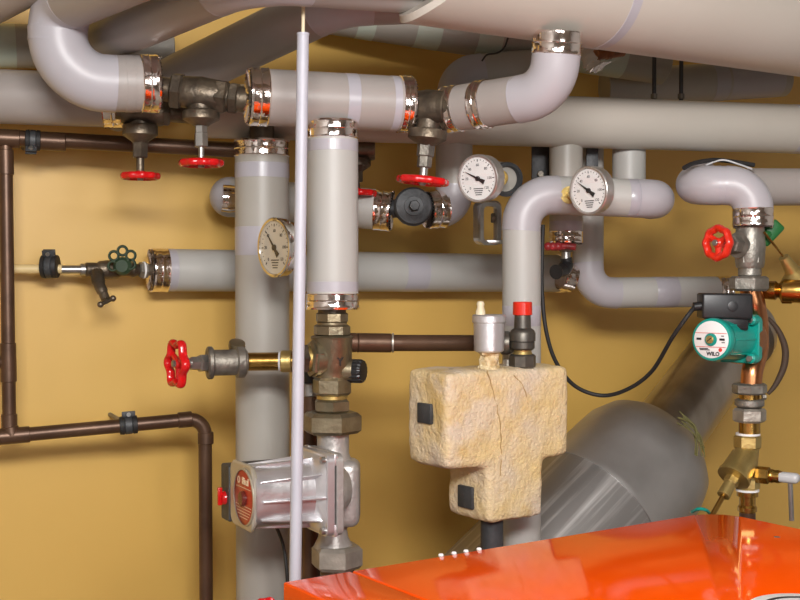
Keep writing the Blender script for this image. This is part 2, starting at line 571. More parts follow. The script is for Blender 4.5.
# P10: pipe from valve C that bends up into the big pipe
th = ipipe('white elbow pipe with foil cuffs, turning up into the largest header pipe', [P(449, 109.5, 1.955), P(553, 94, 1.845), P(557.5, 34, 1.83)], r_of(47, 1.88),
      bend=[0, .058, 0], cuffs=[(0, .026, .018), (1, .034)])
pA, pB = P(449, 109.5, 1.955), P(553, 94, 1.845); dd = (pB - pA).normalized(); a = pA + (pB - pA) * .29
cuff(th, a, dd, r_of(47.3, 1.9), .020, None, 'foil_strip')
# rear pipes at the top
ipipe('grey-green pipe with tape bands in the gap behind the overhead pipes', [P(318, 8, 2.34), P(664, 62, 2.50)], r_of(46, 2.45), mj=M['jacket_dim'],
      bands=[(0, .13, .035, M['tape_green']), (0, .30, .05, M['tape_green']), (0, .47, .05, M['tape_green']), (0, .80, .10, M['tape_green'])])
ipipe('cream pipe with a white elbow in the gap behind the white elbow pipe', [P(456, 116, 2.36), P(456, 75, 2.36), P(560, 66, 2.40)], r_of(38, 2.36), bend=.045, mj=M['jacket_dim'])
ipipe('shaded pipe with a pale end cap above the right end of the cream header pipe', [P(604, 88, 2.62), P(716, 82, 2.66), P(784, 78, 2.70)], r_of(38, 2.6), bend=.05, mj=M['jacket_dim'], bands=[(1, .5, .13, M['elbow'])])
# hanger rods
for i, (x, lab) in enumerate(((653.5, 'left one of two dark hanger rods at the top right'), (680.5, 'right one of two dark hanger rods at the top right'))):
    o = thing('hanger_rod', lab, 'rod', P(x, 100, 2.36), 'hanger rods')
    Zr = 2.375
    p0 = P(x + .6, 104, Zr); p1 = Vector((p0.x, p0.y, RH))
    mb = MB(); mb.cyl(p0, p1, .0042, seg=16)
    mb.build('rod', M['charcoal'], o)
    MB().hexa(p0 + UP * .010, UP, .010, .0075).build('nut', M['iron'], o)
# rusty stub with foil next to the white elbow
o = thing('pipe_stub', 'rusty pipe stub wrapped in copper-coloured foil right of the white elbow pipe', 'pipe', P(600, 60, 2.1))
MB().lathe(P(596, 55, 2.1), P(628, 50, 2.13) - P(596, 55, 2.1), [(0, .010), (.02, .010), (.021, .0115), (.03, .0115), (.031, .010), (.058, .010)], 24).build('stub', mat('rust', (.24, .10, .035), .6, .4, col2=(.13, .055, .02), nscale=60, bump=.5, bscale=150), o)
mb = MB()
ctr = [P(x, y, z) for x, y, z in ((583, 48, 2.12), (586, 60, 2.10), (594, 68, 2.09), (606, 66, 2.10))]
crv = smooth_curve(ctr, 8)
d = Vector((0, .02, .018))
rgs = []
for i, p in enumerate(crv):
    w = .020 + .004 * math.sin(i * 1.7)
    n_ = noise.noise_vector(p * 60) * .005
    rgs.append([p + n_ + Vector((w * .9, 0, w * .5)), p + n_ + Vector((0, -.003, 0)), p + n_ - Vector((w * .3, 0, w * .4)), p + n_ + Vector((0, .002, 0))])
mb.rings(rgs).build('foil_wrap', M['foil'], o)
# black loop of cable in the gap
crv = smooth_curve([P(x, y, 2.30) for x, y in ((482, 61), (487, 55), (497, 53), (504, 48), (508, 38))], 8)
tag(MB().tube(crv, .0018, 10).build('cable', M['rubber']), 'thin black cable looped over the cream pipe in the upper gap', 'cable')

# ================================================================== verticals
ZR = 2.12
def to_floor(p): return Vector((p.x, p.y, 0))
RISr = r_of(54, ZR)
pt = P(262, 143, ZR); pt2 = P(263, 300, ZR)
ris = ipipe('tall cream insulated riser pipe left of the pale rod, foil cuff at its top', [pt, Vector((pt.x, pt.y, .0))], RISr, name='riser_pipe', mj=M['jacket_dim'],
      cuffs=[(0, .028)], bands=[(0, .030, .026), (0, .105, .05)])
# neck joining the riser to the header pipe
MB().lathe(pt - UP * .01, UP, [(0, .022), (.04, .022)], 24).build('bare_pipe', M['bronze'], ris)
ZF = 1.93
RFr = r_of(51.5, ZF)
p0, p1 = P(332.3, 124, ZF), P(332.6, 307, ZF)
fr = ipipe('short cream vertical pipe right of the pale rod, above the mixing valve', [p0, p1], RFr, name='riser_pipe', mj=M['jacket_white'],
      cuffs=[(0, .028), (1, .025)], bands=[(0, .125, .018), (0, .89, .016)])
# silver-grey rod
o = thing('rod', 'pale grey vertical rod with a thin wire at its top, before the risers', 'rod', P(295, 590, 1.70))
MB().cyl(P(303, 35, 1.72), P(295, 592, 1.70), r_of(12, 1.72), seg=32).build('rod_tube', M['rod'], o)
MB().cyl(P(303.6, -14, 1.72), P(303, 36, 1.72), .0026, seg=12).build('wire', M['cream'], o)
MB().lathe(P(303, 36, 1.72), P(303, 35, 1.72) - P(303, 36, 1.72), [(0, r_of(12, 1.72)), (.001, r_of(12.6, 1.72)), (.004, r_of(12.6, 1.72)), (.005, .004)], 32).build('end_cap', M['rod'], o)

# stub pipe behind risers (S1) with valve D, check valve, elbow
S1r = r_of(41, 2.28)
S1 = ipipe('cream insulated pipe passing behind both riser pipes, rounded at its left end', [P(230, 197, 2.28), P(389, 210.5, 2.25)], r_of(40, 2.27),
      cuffs=[(1, .030, .012)], mj=M['jacket_white'], sleeve=.01)
# gold foil at the riser
o = tag(MB().lathe(P(222, 198, 2.235), P(234, 199, 2.24) - P(222, 198, 2.235), [(0, .012), (.0, .025), (.014, .026), (.03, .024)], 24).build('foil_patch', M['foil']), 'crumpled gold foil patch on the rounded pipe end left of the tall riser', 'foil')
MB().sphere(P(230, 197, 2.28), r_of(40.6, 2.28), P(389, 210.5, 2.25) - P(230, 197, 2.28)).build('end_cap', M['elbow'], S1)
# check valve
o = thing('check_valve', 'dark grey check valve with a hex plug, below the red wheel in the middle', 'valve', P(412, 209, 2.22))
c = P(411, 208.5, 2.24)
axv = (P(440, 209, 2.24) - P(388, 210, 2.24)).normalized()
mb = MB()
mb.lathe(c - axv * .046, axv, [(0, .012), (.010, .012), (.011, .017), (.024, .017), (.03, .028), (.046, .033), (.064, .028), (.07, .019), (.09, .019)], 32)
mb.build('body', M['charcoal'], o)
fc = (CAM - c); fc.z = 0; fc.normalize()
fc = (fc + Vector((.12, 0, .05))).normalized()
mb = MB()
mb.lathe(c + fc * .012, fc, [(0, .033), (.016, .034), (.020, .036), (.025, .0355), (.029, .032), (.031, .018), (.033, .0175)], 40)
for k in range(8):
    d_, u_, v_ = basis(fc)
    a = 2 * PI * k / 8 + .2
cov = mb.build('cover', M['charcoal'], o)
d_, u_, v_ = basis(fc)
MB().hexa(c + fc * .044 + u_ * .0, fc, .012, .0105).build('hex_plug', M['charcoal'], o)
ipipe('white insulated elbow pipe right of the check valve, turning up to the header pipe', [P(429, 209.5, 2.24), P(454, 208, 2.26), P(454, 140, 2.26)], r_of(37, 2.25), bend=[0, .032, 0],
      cuffs=[(0, .034, .012)], mj=M['jacket_dim'])
ipipe_bend = None

# R520
R5r = r_of(38.5, 2.09)
pb = P(523, 560, 2.09)
th = ipipe('white pipe rising behind the foam block and turning right under the right gauge', [Vector((pb.x, pb.y, 0)), P(521.5, 194, 2.09), P(655.5, 199, 2.11), P(650, 202, 2.34), ], R5r,
      bend=[0, .052, .034, 0], mj=M['jacket_white'], bands=[(0, .895, .035), (1, .90, .02)], sleeve=.010)
# right one R700
R7r = r_of(39, 2.05)
ipipe('white pipe with two elbows at right, ending above the grey valve', [P(703, 178, 2.42), P(694.5, 185.5, 2.07), P(753, 185.5, 2.05), P(753, 224, 2.05)], R7r,
      bend=[0, .036, .042, 0], cuffs=[(1, .030, .016)], me=M['elbow'], mj=M['elbow'], sleeve=.004)
ipipe('cream insulated pipe leaving the right edge behind the white elbow', [P(748, 187, 2.16), P(880, 187, 2.22)], r_of(37, 2.18), mj=M['jacket'])
# black wires resting on it
for i, (cs, mm, rr) in enumerate((([(684, 168, 2.03), (695, 163, 2.05), (715, 160, 2.07), (735, 162, 2.09), (754, 165, 2.10)], 'rubber', .004), ([(706, 165, 2.06), (722, 160, 2.07), (738, 164, 2.06), (752, 169, 2.04)], 'thread', .0016))):
    tag(MB().tube(smooth_curve([P(*q) for q in cs], 8), rr, 10).build('cable', M[mm]), ('thick black cable lying on the white elbow pipe at right', 'thin pale wire lying on the white elbow pipe at right')[i], 'cable')
# drop pipes under header behind R520
ZV = 2.30
ipipe('short cream branch pipe with a foil cuff above the small red lever', [P(566, 140, ZV), P(566, 241, ZV)], r_of(33, ZV), cuffs=[(1, .022, .010)], bands=[(0, .86, .02)], mj=M['jacket_dim'])
ipipe('white lower pipe that drops behind the right gauge and turns towards the teal pump', [P(588, 140, 2.44), P(588, 293, 2.44), P(726, 291.5, 2.50)], r_of(31, 2.44), bend=[0, .05, 0],
      cuffs=[(1, .026)], mj=M['jacket_white'], bands=[(1, .45, .05)])
ipipe('short pale branch stub under the header right of the right gauge', [P(629, 140, 2.36), P(629, 192, 2.36)], r_of(33, 2.36), mj=M['jacket_white'])
# dark pipe hangers
for i, x in enumerate((540.5, 592)):
    o = thing('pipe_hanger', ('dark hanger strap left of the branch pipe under the header', 'dark hanger strap right of the branch pipe under the header')[i], 'hanger', P(x, 178, 2.36), 'dark hanger straps')
    hx = Vector((px((9, 6)[i], 2.36), 0, 0))
    MB().box(P(x, 162, 2.36), hx, Vector((0, .004, 0)), Vector((0, 0, px(34, 2.36))), .001).build('strap', M['charcoal'], o)
    MB().hexa(P(x, 174, 2.355), Vector((0, -1, 0)), .006, .007).build('bolt', M['iron'], o)

# P270
A27, B27 = P(153, 270, 2.245), P(561, 273.5, 2.60)
ipipe('long white horizontal pipe at mid height, passing behind the riser pipes', [A27, B27], .0400, cuffs=[(0, .030, .011), (1, .012)],
      mj=M['jacket_white'], bands=[(0, .035, .02), (0, .42, .03), (0, .60, .05)])
o = tag(MB().lathe(P(562, 275, 2.43), P(576, 279, 2.44) - P(562, 275, 2.43), [(0, .030), (.008, .031), (.016, .029), (.024, .030)], 32, cap0=False, cap1=False).build('foil_cuff', M['foil']), 'crumpled foil ring on the bend left of the right lower pipe', 'foil')

# ================================================================== brown copper pipework on the left
ZC = 2.08
def cpipe(name, label, pts, r, bend=.03, m=None, sleeves=(), cat='pipe'):
    o = thing(name, label, cat, pts[0])
    MB().tube(polyline(pts, bend), r, 28).build('tube', m or M['copper_old'], o)
    for a, b in sleeves:
        MB().cyl(a, b, r * 1.16, seg=28, bev=.001).build('sleeve', m or M['copper_old'], o)
    return o
ra = r_of(16, 2.10)
o = cpipe('copper_pipe', 'brown copper pipe along the upper left wall, under the overhead pipes', [P(-60, 134, 2.05), P(240, 150, 2.19)], ra,
      sleeves=[(P(-12, 137.5, 2.07), P(20, 139, 2.085)), (P(40, 140.6, 2.09), P(66, 142, 2.10))])
# standing pipe
o = cpipe('copper_pipe', 'brown vertical copper pipe at the left edge with a tee near its middle', [P(5.5, 142, 2.08), P(9.5, 437, 2.08)], r_of(13.5, 2.08),
      sleeves=[(P(5.5, 150, 2.08), P(6, 175, 2.08)), (P(8, 343, 2.08), P(8.8, 382, 2.08)), (P(9.2, 414, 2.08), P(9.5, 430, 2.08))])
MB().cyl(P(8.4, 362, 2.08), P(-20, 362, 2.08), r_of(13, 2.08)).build('branch', M['copper_old'], o)
lo = P(207.5, 560, 2.16)
o = cpipe('copper_pipe', 'brown copper pipe along the lower left wall, turning down at an elbow', [P(-60, 442, 2.03), P(10, 436, 2.07), P(205, 418, 2.16), Vector((lo.x, lo.y, 0))], r_of(14, 2.1), bend=[0, .01, .028, 0],
      sleeves=[(P(-8, 437.5, 2.06), P(30, 434.2, 2.08)), (P(178, 420.3, 2.147), P(192, 419, 2.154)), (P(205.6, 432, 2.16), P(205.8, 444, 2.16)), (P(12, 436, 2.07), P(10, 427, 2.07))])
# pipe clamps
def clamp(label, c, ax, r, boltdir, wall_to, w=.022, m='rubber'):
    o = thing('pipe_clamp', label, 'clamp', c, 'pipe clamps')
    ax = ax.normalized()
    MB().lathe(c - ax * w / 2, ax, [(0, r * 1.0), (.001, r * 1.28), (w * .25, r * 1.34), (w * .27, r * 1.22), (w * .73, r * 1.22), (w * .75, r * 1.34), (w - .001, r * 1.28), (w, r)], 36).build('rubber_lining', M['rubber'], o)
    MB().lathe(c - ax * w * .2, ax, [(0, r * 1.22), (.001, r * 1.32), (w * .4 - .001, r * 1.32), (w * .4, r * 1.22)], 36, cap0=False, cap1=False).build('band', M['charcoal'], o)
    b = boltdir.normalized()
    s = ax.cross(b).normalized()
    e = c + b * r * 1.55
    mb = MB()
    mb.box(e + s * .004, ax * w * .36, s * .0014, b * r * .38, .0006)
    mb.box(e - s * .004, ax * w * .36, s * .0014, b * r * .38, .0006)
    mb.build('ear', M['charcoal'], o)
    mb = MB()
    mb.lathe(e - s * .009, s, [(0, .0032), (.001, .0042), (.003, .0042), (.0032, .0022), (.018, .0022)], 14)
    mb.hexa(e + s * .006, s, .003, .0042)
    mb.build('bolt', M['steel'], o)
    MB().cyl(c + WN * -r * 1.2, wall_to, .004, seg=14).build('stud', M['iron'], o)
    return o
def to_wall(c):
    return c - WN * ((c - W0).dot(WN)) - WN * .004
c = P(128.5, 425, 2.125); clamp('black rubber-lined clamp on the lower brown copper pipe', c, P(205, 418, 2.16) - P(10, 436, 2.07), r_of(14, 2.12), UP, to_wall(c), .032)
c = P(50, 266.5, 2.16); clamp('black rubber-lined clamp with a bolt on top, at the end of the thin cream pipe', c, RGT, .016, UP + Vector((0, -.3, 0)), to_wall(c), .030)
c = P(33, 140.3, 2.085); clamp('dark pipe clamp on the upper brown copper pipe', c, P(240, 150, 2.19) - P(-60, 134, 2.05), ra * .98, Vector((0, -.6, -1)), to_wall(c), .026)

# thin cream pipe + drain tap
cpipe('cream_pipe', 'thin cream painted pipe entering from the left edge at mid height', [P(-40, 269, 2.13), P(62, 269, 2.165)], r_of(9, 2.16), m=M['cream_pipe'])
o = thing('drain_tap', 'dull brass drain tap with a dark green looped handle, left of the white wall pipe', 'tap', P(100, 270, 2.2))
a = P(61, 269.5, 2.165); b = P(86, 269.5, 2.18)
mb = MB(); mb.cyl(a, b, r_of(8.5, 2.17)); mb.lathe(P(80, 269.5, 2.178), b - a, [(0, r_of(9, 2.17)), (.001, r_of(12, 2.17)), (.009, r_of(12, 2.17)), (.010, r_of(9, 2.17))], 24)
mb.build('pipe_end', M['steel'], o)
a = P(85, 269.5, 2.18); b = P(150, 269.8, 2.235); k = px(1, 2.2)
mb = MB(); mb.lathe(a, b - a, [(0, 5 * k), (1 * k, 7 * k), (12 * k, 7 * k), (14 * k, 8.5 * k), (22 * k, 9.5 * k), (32 * k, 9 * k), (36 * k, 6.5 * k), (44 * k, 6.5 * k), (48 * k, 8 * k), (52 * k, 6 * k), (72 * k, 6 * k)], 28)
mb.build('body', M['bronze'], o)
MB().hexa(P(139, 270, 2.225), b - a, 9 * k, 8.5 * k).build('union_nut', M['iron'], o)
MB().lathe(P(143, 270, 2.228), b - a, [(0, 7 * k), (0, 8.6 * k), (1.6 * k, 8.6 * k), (1.6 * k, 7 * k)], 28).build('sealing_ring', M['white'], o)
# drain spout
sp = smooth_curve([P(97, 273, 2.17), P(99, 284, 2.15), P(103, 293, 2.14), P(106, 300, 2.135)], 6)
MB().tube(sp, [6.5 * k] * 6 + [5.5 * k] * 6 + [4.5 * k] * 6 + [3 * k], 18).build('drain_spout', M['bronze'], o)
mb = MB()
ta, tb = P(100.5, 304.5, 2.11), P(113, 298.5, 2.13)
mb.tube([ta, tb], 2.0 * k, 12); mb.sphere(ta, 3.1 * k); mb.sphere(tb, 3.1 * k)
mb.tube([P(106, 298, 2.135), (ta + tb) / 2], 2.4 * k, 12)
mb.build('tee_handle', M['bronze'], o)
# looped handle : ring of loops seen flat
mb = MB()
hc = P(122.5, 264, 2.17)
hx = RGT; hy = UP
loops = [(-9.5, 2), (-8.5, -8), (0, -13), (8.2, -8.4), (8, .5)]
for lx, ly in loops:
    cc = hc + hx * lx * k - hy * (ly) * k
    rg = []
    for i in range(24):
        a = 2 * PI * i / 24
        rd = hx * math.cos(a) + hy * math.sin(a)
        rg.append([cc + rd * (4.5 * k + 1.4 * k * math.cos(2 * PI * j / 10)) + Vector((0, 1, 0)) * (1.9 * k * math.sin(2 * PI * j / 10)) for j in range(10)])
    mb.rings(rg, close=True)
mb.lathe(hc - hy * 2 * k + Vector((0, .02, 0)), Vector((0, -1, 0)), [(0, 8 * k), (.02, 9 * k), (.026, 6 * k)], 20)
mb.build('looped_handle', M['green_dark'], o)

# ================================================================== bronze valves under the overhead pipes
def valve(label, c, Z, pipe_ax, l_parts, body_m, stem_d, stem_parts, wheel_at, wheel_R, wheel_m=None, name='gate_valve', group=CLK, lobes=8, wdepth=.035, neck_r=8, wrr=.0045, spokes=4, dish=.003, cat='valve', hub=.009):
    """l_parts: list of (name, kind, start, length, radius) along pipe axis in px; stem_parts the same along the stem"""
    k = px(1, Z)
    o = thing(name, label, cat, c, group)
    pa = pipe_ax.normalized()
    for nm, kind, s, L_, r_, mm in l_parts:
        a = c + pa * s * k
        if kind == 'hex': MB().hexa(a, pa, L_ * k, r_ * k).build(nm, mm, o)
        elif kind == 'barrel':
            MB().lathe(a, pa, [(0, r_ * .86 * k), (L_ * .06 * k, r_ * .93 * k), (L_ * .25 * k, r_ * .96 * k), (L_ * .5 * k, r_ * 1.02 * k), (L_ * .75 * k, r_ * .96 * k), (L_ * .94 * k, r_ * .93 * k), (L_ * k, r_ * .86 * k)], 36).build(nm, mm, o)
        else: MB().cyl(a, a + pa * L_ * k, r_ * k).build(nm, mm, o)
    sd = stem_d.normalized()
    for nm, kind, s, L_, r_, mm in stem_parts:
        a = c + sd * s * k
        if kind == 'hex': MB().hexa(a, sd, L_ * k, r_ * k).build(nm, mm, o)
        elif kind == 'bell':
            MB().lathe(a, sd, [(0, r_ * .96 * k), (L_ * .08 * k, r_ * k), (L_ * .55 * k, r_ * k), (L_ * .62 * k, r_ * .92 * k), (L_ * .9 * k, r_ * .5 * k), (L_ * k, r_ * .42 * k)], 36).build(nm, mm, o)
        elif kind == 'neck':
            MB().lathe(a, sd, [(0, r_ * k), (L_ * .7 * k, r_ * .92 * k), (L_ * k, r_ * 1.25 * k)], 32).build(nm, mm, o)
        else: MB().cyl(a, a + sd * L_ * k, r_ * k, seg=20).build(nm, mm, o)
    if wheel_R:
        wheel(o, c + sd * wheel_at * k, sd, wheel_R * k, wrr, lobes, wdepth, spokes, wheel_m or M['red'], dish, hub)
    return o
br = M['bronze']; ir = M['iron']
DN = Vector((0, 0, -1))
# valve B
cB = P(201, 94, 1.95)
valve('bronze gate valve with a red wheel, between two foil cuffs left of the pale rod', cB, 1.95, P9a - P(154, 84, 1.90),
      [('body', 'barrel', -20, 40, 17, br), ('union_nut', 'hex', -30, 12, 19, br), ('union_nut', 'hex', 14, 13, 17.5, br), ('tail', 'cyl', -50, 26, 12, br), ('union_nut', 'hex', 28, 10, 16.5, br), ('tail', 'cyl', 20, 40, 13, br)], br,
      DN, [('neck', 'neck', 4, 16, 14, br), ('bonnet', 'bell', 17, 15, 18.5, br), ('gland_nut', 'hex', 27, 12, 6.5, M['steel']), ('gland_nut', 'hex', 38, 15, 7, M['steel']), ('stem', 'cyl', 36, 30, 3, M['steel'])], 69, 23, lobes=10)
cA = P(140, 110, 2.02)
valve('bronze gate valve with the leftmost red wheel under the overhead pipes', cA, 2.02, P(170, 112, 2.03) - P(110, 107.5, 2.01),
      [('body', 'barrel', -18, 42, 16, br), ('union_nut', 'hex', 18, 12, 15, br), ('tail', 'cyl', -24, 20, 11, br), ('tail', 'cyl', 28, 40, 10, br)], br,
      DN, [('neck', 'neck', 4, 20, 12, br), ('bonnet', 'bell', 15, 18, 17.5, br), ('gland_nut', 'hex', 28, 20, 8, br), ('stem', 'cyl', 30, 34, 4, br)], 66, 20.5, lobes=10)
cC = P(430, 108, 1.95)
valve('bronze gate valve with the widest flat red wheel, above the dark grey check valve', cC, 1.95, P(520, 101, 1.88) - P9b,
      [('body', 'barrel', -24, 44, 18, br), ('union_nut', 'cyl', 6, 14, 17, br), ('tail', 'cyl', -30, 56, 14, br)], br,
      DN + Vector((-.10, 0, 0)), [('neck', 'neck', 4, 24, 14, br), ('bonnet', 'bell', 22, 16, 19.5, br), ('gland_nut', 'hex', 31, 18, 9, ir), ('gland_nut', 'hex', 48, 12, 7.5, ir), ('stem', 'cyl', 44, 32, 4, M['steel'])], 73, 27, lobes=10)
cD = P(357, 150, 2.22)
valve('small bronze valve with a red wheel, half hidden behind the short vertical pipe', cD, 2.22, RGT,
      [('body', 'barrel', -18, 36, 11, br)], br, DN, [('neck', 'neck', 2, 12, 9, br), ('bonnet', 'bell', 8, 14, 14, br), ('gland_nut', 'hex', 20, 12, 6, br), ('stem', 'cyl', 14, 28, 3, br)], 43, 20, lobes=10)
# valve F : left red wheel
kF = px(1, 1.93)
cF = P(222, 362.5, 1.93)
sF = Vector((-.84, -.54, .02))
vF = valve('steel gate valve with a red lobed wheel facing left, on the brass pipe', P(206, 363, 1.925), 1.93, P(240, 362, 1.95) - P(200, 363, 1.93),
      [('body', 'cyl', 1, 40, 13, ir), ('collar', 'cyl', 1, 6, 16.5, ir), ('collar', 'cyl', 30, 9, 16, ir)], ir,
      sF, [('gland_nut', 'hex', -4, 12, 9, M['steel']), ('gland_nut', 'hex', 6, 11, 7, M['steel']), ('gland_nut', 'cyl', 15, 6, 5, M['steel']), ('stem', 'cyl', 0, 34, 3.2, M['steel'])], 31, 26.5, wheel_m=M['red'], lobes=6, wdepth=.10, wrr=.0056, spokes=3, dish=.004)
MB().lathe(P(236, 352, 1.955), Vector((.2, -.5, 1)), [(0, .012), (.012, .014), (.018, .013), (.02, .006)], 20).build('side_plug', M['bronze_old'], vF)
# brass pipe
o = cpipe('brass_pipe', 'shiny brass pipe running from the red lobed wheel valve to the mixing valve', [P(231, 362, 1.95), P(312, 361, 1.95)], r_of(18.5, 1.95), m=M['brass'])
MB().lathe(P(230, 362, 1.95), RGT, [(0, .014), (0, r_of(21, 1.95)), (.004, r_of(21, 1.95)), (.004, .014)], 28).build('sealing_ring', M['white'], o)
MB().lathe(P(279, 361.4, 1.95), RGT, [(0, .014), (0, r_of(20.5, 1.95)), (.003, r_of(20.5, 1.95)), (.003, .014)], 28).build('solder_ring', M['thread'], o)
MB().cyl(P(281, 361.4, 1.95), P(292, 361.3, 1.95), r_of(22, 1.95)).build('sleeve', M['brass_dull'], o)

# ================================================================== mixing valve stack
k = px(1, ZF)
X = 332
bo = M['bronze_old']
o = thing('mixing_valve', 'dull brass three-way mixing valve with a black knob, under the short cream pipe', 'valve', P(X, 345, ZF))
def vpt(y, x=X): return P(x, y, ZF)
MB().cyl(vpt(300), vpt(318), 14 * k).build('tail', M['bronze'], o)
MB().hexa(vpt(312), DN, 11 * k, 16.5 * k, 8).build('union_nut', bo, o)
MB().lathe(vpt(321.5), DN, [(0, 12 * k), (1 * k, 15 * k), (4 * k, 15 * k), (5 * k, 12 * k)], 32).build('collar', bo, o)
MB().hexa(vpt(324.5), DN, 11.5 * k, 18.5 * k, 8, .1).build('union_nut', bo, o)
MB().lathe(vpt(335.5), DN, [(0, 19.5 * k), (1.5 * k, 21.5 * k), (4 * k, 20.5 * k), (28 * k, 20 * k), (34 * k, 17 * k), (42 * k, 15.5 * k)], 44).build('body', bo, o)
# left port
pa = Vector((-.93, -.36, 0)).normalized()
c = vpt(358)
mb = MB(); mb.lathe(c + pa * 6 * k, pa, [(0, 17 * k), (13 * k, 19 * k), (14 * k, 18 * k)], 36)
mb.build('port', bo, o)
MB().hexa(c + pa * 12 * k, pa, 12 * k, 19 * k, 6, .3).build('union_nut', bo, o)
MB().hexa(c + pa * 26 * k, pa, 10 * k, 15.5 * k, 6, .1).build('union_nut', M['bronze'], o)
MB().cyl(c + pa * 20 * k, c + pa * 38 * k, 13 * k).build('tail', M['brass_dull'], o)
# marking on the body
fdir = (CAM - vpt(355)); fdir.z = 0; fdir.normalize()
xr = UP.cross(fdir)
dq = Matrix.Rotation(math.radians(24), 3, 'Z') @ fdir
text('Y', .020, vpt(361) + dq * 20.3 * k, UP.cross(dq) , UP, M['ink'], o, 'marking')
# right side knob
MB().lathe(vpt(370) + Vector((8 * k, -.0, 0)), Vector((.97, -.2, 0)), [(0, 12 * k), (14 * k, 11 * k)], 24).build('knob_boss', bo, o)
mb = MB()
kd = Vector((.93, -.36, 0)).normalized()
kc = vpt(371, 350)
dd, u, v = basis(kd)
rgs = []
n = 60
for t, s_ in ((0, .9), (.5, 1.), (12, 1.), (14.5, .9), (15, .3)):
    rgs.append([kc + dd * t * k + (u * math.cos(2 * PI * j / n) + v * math.sin(2 * PI * j / n)) * (12 * k * s_ * (1.0 if (j // 2) % 2 else .93)) for j in range(n)])
mb.rings(rgs).build('knob', M['black'], o, 20)
# lower nut
MB().hexa(vpt(377), DN, 18 * k, 19.5 * k, 6, .15).build('union_nut', bo, o)
MB().lathe(vpt(394.5), DN, [(0, 14 * k), (1 * k, 15.5 * k), (4 * k, 15.5 * k), (5 * k, 14 * k)], 32).build('thread_ring', M['brass_dull'], o)

# side port to the right: brown copper pipe
o = cpipe('copper_pipe', 'brown copper pipe from the mixing valve to behind the air vent, at mid height', [P(348, 342.5, 1.95), P(400, 343, 1.97), P(505, 343, 2.03)], r_of(16.5, 1.97), bend=.01,
      sleeves=[(P(349, 342.5, 1.95), P(356.5, 342.6, 1.953)), (P(357, 342.6, 1.953), P(391, 343, 1.966))])
for x_ in (357, 392):
    MB().lathe(P(x_, 342.8, 1.96), RGT, [(0, .012), (0, r_of(19.5, 1.96)), (.003, r_of(19.5, 1.96)), (.003, .012)], 28).build('solder_ring', M['iron_pale'], o)
# copper pipe behind the stack (left of it, down to floor)
pd = P(311, 392, 2.03)
o = cpipe('copper_pipe', 'brown vertical copper pipe behind the pale rod and the grey pump', [P(311, 392, 2.03), Vector((pd.x, pd.y, 0))], r_of(19, 2.03))
MB().cyl(P(311, 383, 2.03), P(311, 396, 2.03), r_of(22, 2.03), seg=28).build('coupling', M['steel'], o)
MB().cyl(P(311, 372, 2.03), P(311, 384, 2.03), r_of(17, 2.03), seg=28).build('end_fitting', M['charcoal'], o)

# ================================================================== grey pump with red label
al = M['alu']; ap = M['alu_pale']
o = thing('circulation_pump', 'silver circulation pump with a round red label, behind the pale rod', 'pump', P(300, 500, 1.9))
MB().hexa(vpt(399, 332), DN, 13 * k, 19 * k, 6, .4).build('coupling_nut', bo, o)
MB().hexa(vpt(412, 332), DN, 21 * k, 30 * k, 6, .15).build('union_nut', M['bronze_old'], o)
# volute
vx = 335
mb = MB()
mb.lathe(vpt(431, 333), DN, [(0, 17 * k), (6 * k, 16 * k), (22 * k, 16 * k), (38 * k, 22 * k), (50 * k, 25 * k), (72 * k, 25 * k), (86 * k, 21 * k), (98 * k, 14 * k), (106 * k, 15 * k), (114 * k, 19 * k), (116 * k, 20 * k)], 40)
# right face of the volute
mb.box(vpt(492, 346), Vector((14 * k, 0, 0)), Vector((0, 20 * k, 0)), Vector((0, 0, 33 * k)), 9 * k, 4)
vol = mb.build('volute', ap, o)
MB().hexa(vpt(545, 337), DN, 23 * k, 26 * k, 6, .15).build('union_nut', M['iron_pale'], o)
pl = vpt(560, 337)
MB().cyl(vpt(566, 337), Vector((pl.x, pl.y, 0)), 17 * k).build('pipe_tail', M['copper_old'], o)
# motor frame: a = from face to flange
am = Vector((.885, .465, 0)).normalized()
sm = Vector((.465, -.885, 0)).normalized()         # near side
ZFc = 1.815
fcen = P(244.5, 496.5, ZFc)
Lm = .114
def ml(t, s_, z): return fcen + am * t + sm * s_ + UP * z
# body: rounded square at the face growing into rounded square at the flange
def rsq(t, hs, hz, rad, dz=0, ds=0):
    pts = []
    for q, (sx, sz) in enumerate(((1, 1), (-1, 1), (-1, -1), (1, -1))):
        for i in range(7):
            a = PI / 2 * (q + i / 6)
            pts.append(ml(t, ds + sx * (hs - rad) + rad * math.cos(a), dz + sz * (hz - rad) + rad * math.sin(a)))
    return pts
mb = MB()
mb.rings([rsq(.003, .044, .047, .030), rsq(0.006, .044, .047, .034), rsq(.04, .0445, .048, .043), rsq(Lm * .86, .046, .0495, .045), rsq(Lm * .93, .054, .057, .03), rsq(Lm, .058, .060, .02)])
mb.build('motor_housing', al, o)
# end panel
mb = MB()
mb.rings([rsq(-.002, .0465, .0475, .014, 0, -.010), rsq(0, .049, .050, .016, 0, -.010), rsq(.003, .049, .050, .018, 0, -.010), rsq(.008, .044, .047, .03, 0, -.004)])
mb.build('end_panel', M['panel'], o)
# dark terminal box on the far side
mb = MB()
mb.rings([rsq(-.003, .0175, .043, .004, -.006, -.079), rsq(-.001, .0185, .044, .004, -.006, -.079), rsq(.10, .0185, .044, .004, -.006, -.079)])
tb = mb.build('terminal_box', M['charcoal'], o)
kd = (-am)
MB().lathe(ml(-.003, -.081, -.015), kd, [(0, .011), (.004, .010), (.006, .008), (.007, .002)], 24).build('switch_knob', M['red'], tb)
MB().box(ml(-.011, -.081, -.012), kd * .0035, sm * .003, UP * .014, .001).build('switch_grip', M['red'], tb)
